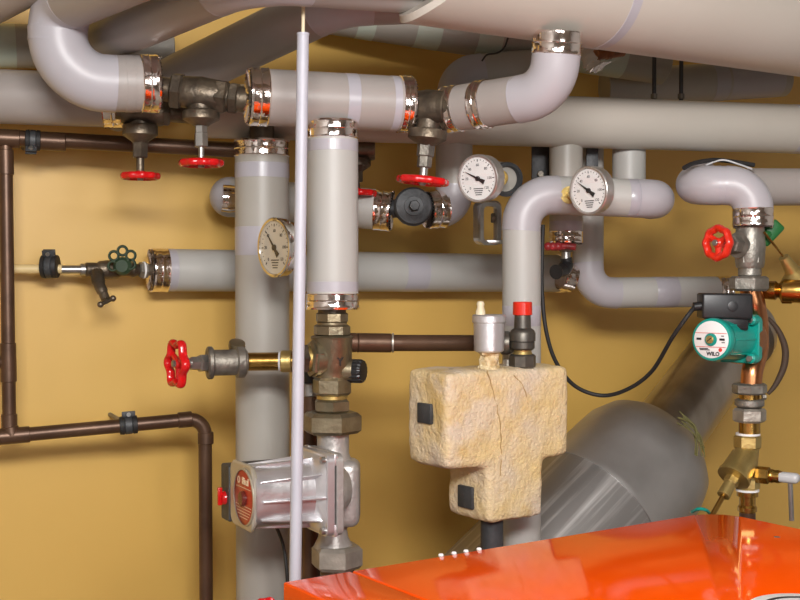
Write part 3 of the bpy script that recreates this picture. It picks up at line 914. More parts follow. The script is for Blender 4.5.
# fins : tapering ribs
def fin(zf, s0, ht0, ht1, ang0, name='fin'):
    # rib running along the motor at angle ang0 around the axis
    rad = sm * math.cos(ang0) + UP * math.sin(ang0)
    tan = -sm * math.sin(ang0) + UP * math.cos(ang0)
    w = .0016
    r0, r1 = .043, .045
    a0, a1 = fcen + am * .012, fcen + am * (Lm - .004)
    pts = [a0 + rad * r0, a0 + rad * (r0 + ht0), a1 + rad * (r1 + ht1), a1 + rad * r1]
    MB().prism([p - tan * w for p in pts], tan * w * 2, .0007, 2).build(name, al, o)
for a_, h0, h1 in ((72, .007, .013), (33, .008, .018), (-3, .006, .014), (-38, .009, .020), (-78, .006, .012), (112, .007, .013), (-110, .006, .01), (150, .006, .012)):
    fin(0, 0, h0, h1, math.radians(a_))
# flange plates
def plate(t0, t1, hs, hz, rad, nm, m_):
    mb = MB(); mb.rings([rsq(t0, hs - .001, hz - .001, rad), rsq(t0 + .001, hs, hz, rad), rsq(t1 - .001, hs, hz, rad), rsq(t1, hs - .001, hz - .001, rad)])
    return mb.build(nm, m_, o)
plate(Lm - .004, Lm + .009, .060, .0625, .012, 'motor_flange', al)
plate(Lm + .008, Lm + .0125, .048, .050, .012, 'gasket', M['ink'])
plate(Lm + .012, Lm + .024, .060, .0625, .012, 'volute_flange', ap)
mb = MB(); mb.lathe(ml(Lm + .022, 0, 0), am, [(0, .050), (.008, .048), (.018, .040), (.030, .03)], 40); mb.build('volute_cover', ap, o)
for s_ in (-1, 1):
    for z_ in (-1, 1):
        MB().lathe(ml(Lm - .011, s_ * .050, z_ * .054), am, [(0, .004), (.001, .0055), (.009, .0055)], 16).build('flange_bolt', M['steel'], o)
        MB().box(ml(Lm + .012, s_ * .050, z_ * .054), am * .003, sm * .008, UP * .009, .001).build('spacer', al, o)
# red label
yd = UP; xd = -Vector(sm)                                # facing -am : right of the label on screen is +sm
xd = sm
lab = MB().lathe(ml(-.002, .006, .0), -am, [(0, .0415), (.0012, .0415), (.0018, .0405)], 56).build('label_disc', M['red_label'], o)
rg = [[ml(-.002 - z, .006 + r_ * math.cos(2 * PI * j / 56), r_ * math.sin(2 * PI * j / 56)) for j in range(56)] for r_, z in ((.0412, 0), (.0436, .0005), (.0436, .0025), (.0412, .003))]
MB().rings(rg, False, False).build('label_rim', M['panel'], lab)
lx = ml(-.0041, .006, 0)
def lpt(x_, z_): return ml(-.0041, .006 + x_, z_)
text('Biral', .0150, lpt(.0080, .0245), xd, yd, M['ink_pale'], lab, 'lettering', bold=.0004)
rg = [[lpt(-.0195 + r_ * math.cos(2 * PI * j / 20), .0245 + r_ * math.sin(2 * PI * j / 20)) - am * z for j in range(20)] for r_, z in ((.0055, 0), (.0055, .0003), (.0035, .0003), (.0035, 0))]
MB().rings(rg, False, False).build('emblem', M['ink_pale'], lab)
for zz, w_ in ((.0145, .030), (-.013, .033), (-.0175, .031), (-.022, .028), (-.0265, .024), (-.031, .017)):
    MB().box(lpt(0, zz), xd * w_, am * .0002, UP * .00045).build('print_line', M['ink_pale'], lab)
pg = MB().lathe(lpt(.003, -.0015), -am, [(0, .0115), (.005, .0115), (.0065, .0095), (.0066, .001)], 24).build('vent_plug', mat('dark_red_plug', (.12, .02, .015), .25), o)
MB().lathe(lpt(-.0065, -.001), -am, [(0, .0085), (.0012, .0085), (.0014, .007)], 24).build('plug_disc', M['ink_pale'], o)
MB().box(ml(-.0062, -.001, -.001), (xd + UP * .5).normalized() * .006, am * .0006, UP * .0012).build('plug_slot', M['ink'], o)
# bracket on top near the rod
MB().box(vpt(450, 318) - Vector((0, .02, 0)), Vector((17 * k, 0, 0)), Vector((0, .018, 0)), Vector((0, 0, .002)), .001).build('top_bracket', M['charcoal'], o)
# cable below
crv = smooth_curve([ml(.06, -.03, -.05), P(283, 545, 1.93), P(287, 575, 1.93), P(291, 640, 1.94)], 8)
tag(MB().tube(crv, .0028, 12).build('cable', M['rubber']), 'black cable hanging from the underside of the silver pump', 'cable')
# red knob at the bottom edge
o = thing('valve_knob', 'red valve knob just showing at the bottom edge, left of the boiler', 'knob', P(267, 605, 1.62))
wheel(o, P(268, 610, 1.62), Vector((.3, -.5, .6)), .020, .005, 6, .06, 3)
MB().cyl(P(268, 610, 1.62), P(270, 640, 1.66), .006).build('stem', M['steel'], o)

# ================================================================== foam block
o = thing('manifold_block', 'yellowed T-shaped foam insulation block behind the orange boiler', 'insulation block', P(490, 520, 1.9))
ph = math.radians(35)
nb_ = Vector((math.sin(ph), -math.cos(ph), 0)); ub = Vector((math.cos(ph), math.sin(ph), 0))
b0 = P(450, 376, 1.85)
zt = b0.z - CZ
b0 = b0 - ub * .007 + UP * .006 + nb_ * .002
W = .257; a_, b_ = .082, .199; Dp = .108
z_up = P(450, 472, 1.85).z - b0.z
z_lo = P(492, 525, 1.90).z - b0.z
def bp(u_, z_, dep=0.): return b0 + ub * u_ + UP * z_ - nb_ * dep
poly = [bp(0, 0), bp(W, 0), bp(W, z_up + .002), bp(b_, z_up + .002), bp(b_, z_lo), bp(a_, z_lo), bp(a_, z_up - .001), bp(0, z_up)]
mb = MB()
mb.prism(poly, -nb_ * Dp)
blk = mb.build('block', M['foam'], o)
rm = blk.modifiers.new('remesh', 'REMESH'); rm.mode = 'VOXEL'; rm.voxel_size = .0035; rm.use_smooth_shade = True
s0_ = blk.modifiers.new('round', 'SMOOTH'); s0_.iterations = 80; s0_.factor = .5
t_ = bpy.data.textures.new('foam_lumps', 'CLOUDS'); t_.noise_scale = .03; t_.noise_depth = 4
dm = blk.modifiers.new('lumps', 'DISPLACE'); dm.texture = t_; dm.strength = .006; dm.mid_level = .5; dm.texture_coords = 'LOCAL'
sm_ = blk.modifiers.new('soft', 'SMOOTH'); sm_.iterations = 2
# cracks : thin dark wiggly grooves on the front
def crack(pts, rr):
    crv = smooth_curve([bp(u_, z_, -.0002) for u_, z_ in pts], 8)
    crv = [p + noise.noise_vector(p * 90) * .003 for p in crv]
    MB().tube(crv, rr, 6).build('crack', mat('crack_dirt', (.36, .24, .10), .95), o)
crack([(.078, .0), (.092, -.035), (.104, -.08), (.108, -.13), (.106, -.17)], .0009)
crack([(.135, -.01), (.152, -.03), (.165, -.06)], .0008)
# black square clips on the left sides
def clip(u0, dep, z_, h, w):
    c = b0 + ub * u0 + UP * z_ - nb_ * dep
    MB().box(c, nb_ * w, ub * .004, UP * h, .002, 2).build('clip', M['charcoal'], o)
clip(-.001, .055, -.068, .016, .018)
clip(a_ - .001, .055, z_up - .055, .018, .019)
# tail pipes below
tp = P(492, 520, 1.94)
MB().cyl(P(492, 505, 1.95), Vector((tp.x, tp.y, .0)), r_of(23, 1.94)).build('tail_pipe', M['charcoal'], o)

# air vent on top
c = P(489, 368, 1.93)
k = px(1, 1.93)
o = thing('air_vent', 'silver automatic air vent with a cream plug, crusted at its base on the foam block', 'air vent', c)
mb = MB(); mb.lathe(P(489, 372, 1.93), UP, [(0, 12 * k), (4 * k, 11 * k), (7 * k, 9 * k), (12 * k, 10 * k), (16 * k, 8 * k), (20 * k, 11 * k), (22 * k, 8 * k)], 28)
cr = mb.build('crusted_base', M['crust'], o)
t2 = bpy.data.textures.new('crust_lumps', 'CLOUDS'); t2.noise_scale = .008
ss = cr.modifiers.new('s', 'SUBSURF'); ss.levels = 2; ss.render_levels = 2; ss.subdivision_type = 'SIMPLE'
dm = cr.modifiers.new('d', 'DISPLACE'); dm.texture = t2; dm.strength = .009
MB().lathe(P(489, 352, 1.93), UP, [(0, 13 * k), (1.5 * k, 15 * k), (30 * k, 15.6 * k), (31 * k, 15.6 * k)], 40).build('float_housing', al, o)
MB().lathe(P(489, 323, 1.93), UP, [(0, 16 * k), (1 * k, 17 * k), (7 * k, 17 * k), (8.5 * k, 15.5 * k), (8.6 * k, 2 * k)], 40).build('cap', al, o)
mb = MB(); mb.lathe(P(480.5, 316, 1.93), UP, [(0, 5 * k), (5 * k, 4.8 * k), (9 * k, 3.4 * k), (12 * k, 4 * k), (14.5 * k, 3 * k), (15 * k, 1 * k)], 20); mb.build('plug', M['cream'], o)
c = P(453, 369, 1.90)
o = thing('cross_plug', 'small corroded metal plug on the left top of the foam block', 'plug', c)
MB().hexa(P(452.5, 375, 1.90), UP, 5 * k, 6 * k).build('nut', M['steel'], o)
MB().lathe(P(452.5, 370.5, 1.90), UP, [(0, 4.5 * k), (1.6 * k, 4 * k), (1.7 * k, 1 * k)], 8).build('screw_head', M['bronze'], o)
# safety valve
Zs = 1.965; k = px(1, Zs)
o = thing('safety_valve', 'dark brass safety valve with a red cap standing on the foam block', 'valve', P(522, 366, Zs))
ib = mat('dark_grey_brass', (.10, .092, .08), .42, .7, col2=(.15, .135, .11), nscale=40)
MB().lathe(P(522.5, 315, Zs), UP, [(0, 9.3 * k), (.5 * k, 9.8 * k), (12.5 * k, 9.6 * k), (13.3 * k, 8.8 * k), (13.4 * k, 1 * k)], 36).build('cap', M['red_orange'], o)
MB().lathe(P(522.5, 328, Zs), UP, [(0, 8.6 * k), (13.5 * k, 8 * k)], 32).build('spindle_housing', ib, o)
MB().lathe(P(522.5, 350, Zs), UP, [(0, 10 * k), (2 * k, 12.2 * k), (8 * k, 12.2 * k), (8.6 * k, 11.4 * k), (9 * k, 13 * k), (17 * k, 13 * k), (20 * k, 11.5 * k), (22 * k, 8.5 * k)], 32).build('body', ib, o)
MB().hexa(P(522.5, 368, Zs), UP, 14 * k, 13.5 * k, 8, .1).build('hex_base', ib, o)
MB().lathe(P(522.5, 355, Zs), UP, [(0, 10.5 * k), (4 * k, 8.8 * k), (8 * k, 10 * k)], 32).build('neck', M['brass_dull'], o)
MB().lathe(P(512, 343, Zs + .01), Vector((-.85, .35, 0)), [(0, 10 * k), (4 * k, 12 * k), (10 * k, 12 * k), (10.5 * k, 8 * k)], 28).build('outlet', ib, o)
MB().hexa(P(508, 368, Zs + .01), UP, 9 * k, 5.5 * k).build('side_nut', M['iron_pale'], o)

# ================================================================== gauges
def gauge(label, c, n, R, dep, needle, dialm, mount, bez, words=True, nums=('0', '20', '40', '60', '80', '100', '120')):
    """c: centre of the dial face; n: facing direction; mount: (point, direction length) stem back"""
    n = n.normalized()
    o = thing('thermometer_gauge', label, 'gauge', c, 'round thermometer gauges')
    yd = (UP - n * UP.dot(n)).normalized(); xd = yd.cross(n)
    MB().lathe(c - n * dep, n, [(0, R * .90), (.002, R * .97), (dep * .6, R * .97), (dep * .75, R), (dep + .003, R * 1.0), (dep + .0045, R * .97), (dep + .004, R * .90), (dep + .0005, R * .89), (dep + .0003, .001)], 56).build('case', bez, o)
    d = MB().lathe(c, n, [(.0006, R * .885), (.0012, R * .885), (.0013, .001)], 56).build('dial', dialm, o)
    mb = MB()
    for i in range(25):
        a = math.radians(225 - 270 * i / 24)
        rd = xd * math.cos(a) + yd * math.sin(a); tn = n.cross(rd)
        L_ = .055 if i % 4 else .10
        mb.box(c + n * .0016 + rd * R * (.80 - L_ / 2), rd * R * L_ / 2, tn * R * (.011 if i % 4 else .018), n * .0001)
    mb.build('scale', M['ink'], d)
    for i, s in enumerate(nums):
        a = math.radians(225 - 270 * i / (len(nums) - 1))
        text(s, R * .155, c + n * .0016 + xd * R * .56 * math.cos(a) + yd * R * .56 * math.sin(a), xd, yd, M['ink'], d, 'numeral', .0001)
    for j in range(4):
        mb = MB(); mb.box(c + n * .0016 - yd * R * (.42 + .085 * j), xd * R * (.24 - .03 * j), yd * R * .018, n * .0001)
        mb.build('small_print', M['ink'], d)
    a = needle
    rd = xd * math.cos(a) + yd * math.sin(a); tn = n.cross(rd)
    mb = MB()
    mb.prism([c + n * .0030 + rd * R * .70, c + n * .0030 + tn * R * .05, c + n * .003 - rd * R * .12 + tn * R * .06, c + n * .003 - rd * R * .36 + tn * R * .10, c + n * .003 - rd * R * .36 - tn * R * .10, c + n * .003 - rd * R * .12 - tn * R * .06, c + n * .0030 - tn * R * .05], n * .0006)
    mb.lathe(c + n * .0012, n, [(0, R * .10), (.0030, R * .10), (.0034, R * .06)], 20)
    mb.build('needle', M['ink'], o)
    MB().lathe(c + n * .0042, n, [(0, R * .89), (.0004, R * .7), (.0006, R * .35), (.0007, .0005)], 56, cap0=False).build('glass', M['glass'], o)
    a, b = mount
    mb = MB(); mb.cyl(a, b, .006, seg=20)
    dv = (b - a).normalized()
    mb.hexa(a + dv * (b - a).length * .25, dv, .010, .0115)
    mb.lathe(b - dv * .004, dv, [(0, .009), (0, .015), (.004, .015)], 24)
    mb.build('stem', M['brass_dull'], o)
    return o
c = P(589.5, 190.5, 1.955)
n2 = Vector((-.42, -.78, .02)).normalized()
n2 = (CAM - c).normalized(); n2 = Matrix.Rotation(math.radians(36), 3, 'Z') @ n2
nn = Matrix.Rotation(math.radians(-72), 3, 'Z') @ (CAM - c).normalized()
gauge('white round gauge on the horizontal white pipe right of centre', c, Matrix.Rotation(math.radians(-40), 3, 'Z') @ (CAM - c).normalized(), px(24.5, 1.955), .018, math.radians(146), M['white'],
      (P(578, 194, 1.98), P(569, 195, 2.066)), M['bezel'])
c = P(478.5, 178.5, 1.99)
o = gauge('white round gauge under the header pipe, left of the tall white bend', c, Matrix.Rotation(math.radians(-33), 3, 'Z') @ (CAM - c).normalized(), px(24, 1.99), .022, math.radians(153), M['white'],
      (P(484, 178, 2.02), P(500, 178, 2.12)), M['bezel'])
c = P(275.5, 247.5, 1.90)
gauge('beige round gauge seen nearly edge-on, left of the pale rod', c, Matrix.Rotation(math.radians(-57), 3, 'Z') @ (CAM - c).normalized(), px(30, 1.90), .016, math.radians(130), M['dial_grey'],
      (P(288, 248, 1.925), P(311, 248, 1.945)), M['chrome'])
# insulated pipe end behind the middle gauge
o = thing('pipe_end', 'shaded insulated pipe end with a dark rim, between the middle gauge and the white bend', 'pipe', P(505, 178, 2.2))
dv = (P(512, 180, 2.12) - P(490, 176, 2.2)).normalized()
MB().lathe(P(488, 176, 2.22), dv, [(0, .029), (.07, .030), (.071, .026)], 40).build('jacket', M['jacket_dim'], o)
MB().lathe(P(488, 176, 2.22) + dv * .069, dv, [(0, .022), (.002, .031), (.010, .031), (.011, .025), (.004, .022)], 40, cap0=False, cap1=False).build('rim', M['charcoal'], o)
# wall bracket
o = thing('wall_bracket', 'grey metal U-shaped bracket with rounded corners below the middle gauge', 'bracket', P(487, 222, 2.25))
k = px(1, 2.22)
def loop(cx, cy, hw, hh, rad, Z_, tilt=0):
    pts = []
    for q, (sx, sz) in enumerate(((1, 1), (-1, 1), (-1, -1), (1, -1))):
        for i in range(6):
            a = PI / 2 * (q + i / 5)
            xx = sx * (hw - rad) + rad * math.cos(a); zz = sz * (hh - rad) + rad * math.sin(a)
            pts.append(P(cx, cy, Z_) + (RGT * .94 + Vector((0, .35, 0))) * xx * k + UP * zz * k)
    return pts
outer = loop(484, 223, 12, 22, 7, 2.26); inner = loop(484, 223, 10.5, 20.5, 6, 2.26)
nd = Vector((.35, -.94, 0)) * .03
mb = MB(); mb.rings([outer, [p + nd for p in outer], [p + nd for p in inner], inner], close=True); mb.build('frame', M['bezel'], o)
outer = loop(488, 224, 11, 21, 6, 2.2); inner = loop(488, 224, 7.5, 17.5, 5, 2.2)
mb = MB(); mb.rings([outer, [p + nd * .4 for p in outer], [p + nd * .4 for p in inner], inner], close=True); mb.build('front_rim', M['steel'], o)
MB().box(P(494, 242, 2.2), RGT * 8 * k, Vector((0, .012, 0)), UP * 2 * k, .001).build('foot', M['steel'], o)
MB().hexa(P(498, 218, 2.21), Vector((-1, 0, 0)), 7 * k, 5 * k).build('screw', M['bronze'], o)

# red butterfly valve and drain elbow under branch
Zd = 2.30; k = px(1, Zd)
o = thing('drain_cock', 'small drain cock with a worn red lever under the branch pipe behind the right gauge', 'tap', P(565, 250, Zd))
MB().cyl(P(566, 238, Zd), P(566, 262, Zd), 4.5 * k).build('body', M['steel'], o)
MB().hexa(P(566, 244, Zd), DN, 8 * k, 7 * k).build('nut', M['iron'], o)
mb = MB()
mb.tube([P(546, 246, Zd - .03), P(556, 247, Zd - .03), P(566, 246, Zd - .025), P(576, 247, Zd - .03)], [3.2 * k, 4.0 * k, 3.2 * k, 3.6 * k], 14)
for x_ in (548, 553, 558): mb.sphere(P(x_, 246.5, Zd - .031), 4.3 * k)
mb.build('lever', M['red_worn'], o)
crv = smooth_curve([P(566, 258, Zd), P(566.5, 264, Zd), P(563, 270, Zd - .01), P(556, 272, Zd - .03)], 6)
MB().tube(crv, [6 * k] * 6 + [7 * k] * 6 + [6.5 * k] * 6 + [7.5 * k], 18).build('spout', M['black'], o)

# ================================================================== right riser: valve E, green pump, strainer
ZG = 2.05; k = px(1, ZG)
ip = mat('mid_grey_iron', (.24, .225, .195), .45, .75, col2=(.36, .34, .30), nscale=34, bump=.25, bscale=140)
cE = P(750, 246, ZG)
vE = valve('grey gate valve with an orange-red wheel facing left, above the green pump', cE, ZG, DN,
      [('body', 'barrel', -20, 42, 15, ip), ('collar', 'cyl', -24, 8, 13.5, ip), ('union_nut', 'hex', 9, 9, 14.5, ip), ('tail', 'cyl', -30, 60, 11.5, ip)], ip,
      Vector((-.83, -.55, .05)), [('bonnet', 'neck', 8, 10, 10.5, ip), ('gland_nut', 'hex', 17, 12, 9.5, M['iron']), ('stem', 'cyl', 18, 34, 3, M['steel'])], 47, 18.5, wheel_m=M['red_orange'], lobes=8, wdepth=.03, spokes=3, wrr=.0062, hub=.0085, group=CLK)
# pump
tl = M['teal']
o = thing('circulation_pump', 'small teal circulation pump with a round white label at right', 'pump', P(735, 340, ZG))
MB().hexa(P(749, 276, ZG), DN, 15 * k, 19.5 * k, 6, .5).build('union_nut', ip, o)
cp = M['copper_bright']
crv = polyline([P(750, 288, ZG), P(755, 305, ZG), P(758, 325, ZG + .02), P(758, 350, ZG + .02), P(752, 372, ZG), P(751, 388, ZG)], .02)
MB().tube(crv, 10.5 * k, 24).build('pipe_neck', cp, o)
ag = Vector((.66, .745, -.02)).normalized()
sg = Vector((ag.y, -ag.x, 0)).normalized()
cg = P(713, 339.5, ZG - .06)
ug = sg.cross(ag); ug = -ug if ug.z < 0 else ug
Rg = 21 * k
Lg = .094
def gl(t, s_, z): return cg + ag * t + sg * s_ + ug * z
MB().lathe(gl(Lg - .008, 0, 0), ag, [(0, Rg * 1.2), (.02, Rg * 1.25), (.036, Rg * 1.1), (.05, Rg * .6)], 40).build('volute', cp, o)
mb = MB()
mb.lathe(cg, ag, [(-.006, Rg * .90), (-.005, Rg * .97), (-.002, Rg * .995), (.004, Rg), (.012, Rg * .97), (.014, Rg * .93), (.05, Rg * .96), (Lg - .012, Rg * 1.0), (Lg - .006, Rg * 1.1)], 48)
mb.build('motor_housing', tl, o)
# stepped collar and square flange
def gsq(t, h, rad):
    pts = []
    for q, (sx, sz) in enumerate(((1, 1), (-1, 1), (-1, -1), (1, -1))):
        for i in range(7):
            a = PI / 2 * (q + i / 6)
            pts.append(gl(t, sx * (h - rad) + rad * math.cos(a), sz * (h - rad) + rad * math.sin(a)))
    return pts
h_ = Rg * 1.16
mb = MB(); mb.rings([gsq(Lg - .010, h_ - .002, .013), gsq(Lg - .008, h_, .013), gsq(Lg + .003, h_, .013), gsq(Lg + .004, h_ - .001, .013)]); mb.build('flange', tl, o)
for s_ in (-1, 1):
    for z_ in (-1, 1):
        MB().lathe(gl(Lg - .024, s_ * h_ * .78, z_ * h_ * .78), ag, [(0, .006), (.002, .0085), (.016, .0095)], 20).build('bolt_boss', tl, o)
        MB().hexa(gl(Lg - .029, s_ * h_ * .78, z_ * h_ * .78), ag, .006, .0055).build('flange_bolt', M['steel'], o)
for a_ in range(0, 360, 45):
    ra_ = math.radians(a_)
    rad = sg * math.cos(ra_) + ug * math.sin(ra_); tan = -sg * math.sin(ra_) + ug * math.cos(ra_)
    MB().prism([p - tan * .0012 for p in (cg + ag * .016 + rad * Rg * .9, cg + ag * .016 + rad * Rg * .965, cg + ag * (Lg - .01) + rad * Rg * 1.05, cg + ag * (Lg - .01) + rad * Rg * .9)], tan * .0024, .0005, 1).build('fin', tl, o)
lab = MB().lathe(cg - ag * .0055, -ag, [(0, Rg * .86), (.0012, Rg * .86), (.0016, Rg * .84)], 56).build('label_disc', M['white'], o)
def gp(x_, z_): return cg - ag * .0078 + sg * x_ * Rg + ug * z_ * Rg
text('WILO', Rg * .25, gp(.12, -.66), sg, ug, M['ink'], lab, 'lettering', .0002, .0003)
for zz in (.30, -.34):
    MB().box(gp(0, zz), sg * Rg * (.78 if zz > 0 else .74), ag * .0002, ug * Rg * .012).build('print_line', M['ink_red'], lab)
for x_, z_, w_ in ((-.6, .02, .12), (.56, .02, .13), (.62, -.12, .08), (.58, .18, .07), (-.35, -.42, .22), (-.3, -.48, .25)):
    MB().box(gp(x_, z_), sg * Rg * w_, ag * .0002, ug * Rg * (.05 if z_ == .02 else .02)).build('small_print', M['ink'], lab)
MB().lathe(gp(.48, -.46), -ag, [(-.001, Rg * .09), (.0004, Rg * .09), (.0005, .0002)], 20).build('red_dot', M['ink_red'], lab)
MB().lathe(gp(0, 0), -ag, [(-.001, Rg * .30), (.001, Rg * .30), (.003, Rg * .26), (.0031, Rg * .2)], 32).build('plug_collar', tl, o)
MB().lathe(gp(0, 0), -ag, [(0, Rg * .19), (.005, Rg * .19), (.006, Rg * .16), (.0061, .001)], 24).build('vent_plug', M['brass_dull'], o)
MB().box(gp(0, 0) - ag * .0062, (sg + ug * .8).normalized() * Rg * .15, ag * .0003, ug * Rg * .025).build('plug_slot', M['ink'], o)
# black terminal box
ctb = P(724.5, 306, ZG - .035)
hx = (sg * .75 + ag * .65).normalized() ; hy = UP.cross(hx)
tbx = MB().box(ctb, hx * .042, hy * .022, UP * px(12.5, ZG), .004, 3).build('terminal_box', M['black'], o)
MB().cyl(ctb - hx * .040 - hy * .008, ctb - hx * .054 - hy * .008 - UP * .002, .0075, seg=20).build('cable_gland', M['black'], tbx)
MB().box(ctb - UP * px(15, ZG) + hx * .012, hx * .024, hy * .016, UP * px(8, ZG), .002).build('box_neck', M['black'], o)
MB().lathe(ctb - hy * .0215 + hx * .008, -hy, [(0, .0085), (.002, .0085), (.0024, .007)], 24).build('blanking_plug', M['black'], tbx)
# pump cable
g0 = ctb - hx * .052 - hy * .008 - UP * .002
crv = smooth_curve([g0, P(686, 318, 2.0), P(672, 338, 2.02), P(652, 371, 2.08), P(628, 389, 2.12), P(602, 395.5, 2.15), P(575, 386, 2.15), P(556, 362, 2.13), P(546, 330, 2.12), P(542, 290, 2.12), P(542, 260, 2.12), P(543, 225, 2.13)], 10)
tag(MB().tube(crv, .0036, 14).build('cable', M['rubber']), 'black cable sagging in a loop from the teal pump to the white pipe', 'cable')
# below the pump
ZL = ZG
o = thing('pipe_union', 'grey and brass pipe union right under the teal pump', 'fitting', P(749, 400, ZL))
MB().hexa(P(749.5, 383, ZL), DN, 11 * k, 17 * k, 8, .2).build('union_nut', ip, o)
MB().cyl(P(749.5, 392, ZL), P(749.5, 400, ZL), 10 * k).build('thread', M['brass'], o)
MB().lathe(P(749.5, 399, ZL), DN, [(0, 13 * k), (1 * k, 14.5 * k), (6 * k, 14.5 * k), (8 * k, 12 * k)], 32).build('collar', ip, o)
MB().hexa(P(749.5, 408, ZL), DN, 14 * k, 16.5 * k, 6, .1).build('union_nut', M['iron_pale'], o)
MB().hexa(P(762, 397, ZL - .012), RGT, 4 * k, 3 * k).build('screw', M['iron'], o)
MB().cyl(P(749.5, 420, ZL), P(749.5, 434, ZL), 10.5 * k).build('tail', M['brass'], o)
# strainer
bd2 = M['brass_dull']
o = thing('strainer_valve', 'dull brass Y-shaped strainer valve with a spindle pointing down left, under the pipe union', 'valve', P(745, 460, ZL))
MB().lathe(P(748, 433, ZL), DN, [(0, 10 * k), (0, 12 * k), (2 * k, 12 * k), (2 * k, 10 * k)], 32).build('sealing_tape', M['white'], o)
MB().hexa(P(747.5, 435, ZL), DN, 14 * k, 13.5 * k, 6, .2).build('hex_end', bd2, o)
MB().lathe(P(747, 448, ZL), DN, [(0, 12 * k), (10 * k, 11 * k), (22 * k, 10.5 * k), (34 * k, 11 * k), (36 * k, 10 * k)], 36).build('body', bd2, o)
ys = P(748, 452, ZL); ye = P(714, 512, ZL - .06)
dy = (ye - ys).normalized()
MB().lathe(ys, dy, [(0, 10 * k), (8 * k, 14 * k), (28 * k, 15.5 * k), (30 * k, 16.5 * k), (34 * k, 16.5 * k), (35 * k, 9 * k)], 36).build('branch', bd2, o)
MB().hexa(ys + dy * 34 * k, dy, 8 * k, 7.5 * k).build('gland_nut', M['brass_dull'], o)
MB().cyl(ys + dy * 41 * k, ys + dy * 57 * k, 6 * k, 6.5 * k).build('gland_sleeve', bd2, o)
MB().cyl(ys + dy * 55 * k, ys + dy * 86 * k, 2.6 * k, seg=16).build('spindle', M['brass'], o)
MB().hexa(P(747.5, 477, ZL), DN, 12 * k, 12.5 * k, 6, .2).build('hex_end', bd2, o)
MB().lathe(P(747.5, 489, ZL), DN, [(0, 10 * k), (0, 11.5 * k), (2 * k, 11.5 * k), (2 * k, 10 * k)], 32).build('sealing_tape', M['white'], o)
pq = P(747.5, 520, ZL)
mb = MB(); mb.lathe(P(747.5, 491, ZL), DN, [(0, 10.5 * k), (5 * k, 10.5 * k), (6 * k, 8 * k), (14 * k, 8 * k), (16 * k, 9.5 * k), (20 * k, 9.5 * k), (21 * k, 8 * k), (28 * k, 8 * k)], 32); mb.build('hose_tail', M['brass'], o)
MB().cyl(P(747.5, 512, ZL), Vector((pq.x, pq.y, 0)), 8 * k).build('pipe_tail', M['copper_old'], o)
# side drain with grey cap
sx = P(752, 474, ZL - .01); se = P(792, 478, ZL - .05); ds = (se - sx).normalized()
MB().hexa(sx + ds * 4 * k, ds, 14 * k, 8.5 * k).build('side_nut', M['brass'], o)
MB().lathe(sx + ds * 17 * k, ds, [(0, 6 * k), (3 * k, 7 * k), (6 * k, 6 * k), (9 * k, 6.6 * k), (13 * k, 5.5 * k)], 24).build('side_thread', M['brass'], o)
mb = MB(); mb.box(sx + ds * 36 * k - UP * 0 * k, ds * 11 * k, UP.cross(ds) * 6 * k, UP * 5 * k, 4 * k, 3); dcap = mb.build('drain_cap', M['thread'], o)
q = sx + ds * 38 * k
MB().cyl(q - UP * 3 * k, q - UP * 42 * k + Vector((.003, 0, 0)), 2.4 * k, seg=14).build('cap_rod', M['steel'], dcap)
# ball valve at the right edge
o = thing('ball_valve', 'brass valve at the right edge with a dark green handle and long brass spindle', 'valve', P(785, 285, ZG))
ca = P(772, 284, ZG + .04)
MB().lathe(P(758, 290, ZG + .03), P(800, 291, ZG + .0) - P(758, 290, ZG + .03), [(0, .009), (.008, .010), (.010, .0155), (.03, .0165), (.034, .012), (.042, .020), (.075, .021), (.09, .018)], 28).build('body', M['brass'], o)
MB().hexa(P(782, 292, ZG + .02), P(800, 292, ZG) - P(782, 292, ZG + .02), .022, .021).build('union_nut', M['brass'], o)
MB().lathe(P(800, 283, ZG + .02), P(781, 253, ZG) - P(800, 283, ZG + .02), [(0, .034), (.012, .032), (.022, .020), (.028, .013), (.05, .010), (.058, .009)], 28).build('bonnet', M['brass_dull'], o)
MB().cyl(P(783, 256, ZG), P(764, 232, ZG - .02), .0022, seg=12).build('spindle', M['brass'], o)
MB().box(P(770, 233, ZG + .01), (RGT * .75 + UP * .8).normalized() * .023, Vector((0, .010, 0)), (RGT * -.8 + UP * .75).normalized() * .0125, .005, 3).build('handle', M['green_mid'], o)
MB().cyl(P(764, 236, ZG - .0), P(770, 233, ZG + .01), .008).build('handle_boss', M['green_mid'], o)
# small foil on the pipe end behind the pump
# dark cable ring behind the pump
crv = smooth_curve([P(x, y, 2.16) for x, y in ((768, 318), (778, 330), (785, 348), (784, 366), (776, 384), (768, 394))], 8)
tag(MB().tube(crv, [.003 + .0035 * math.sin(PI * i / (len(crv) - 1)) for i in range(len(crv))], 12).build('cable', mat('brown_rubber', (.06, .035, .02), .7)), 'dark curved cable behind the teal pump at the right', 'cable')

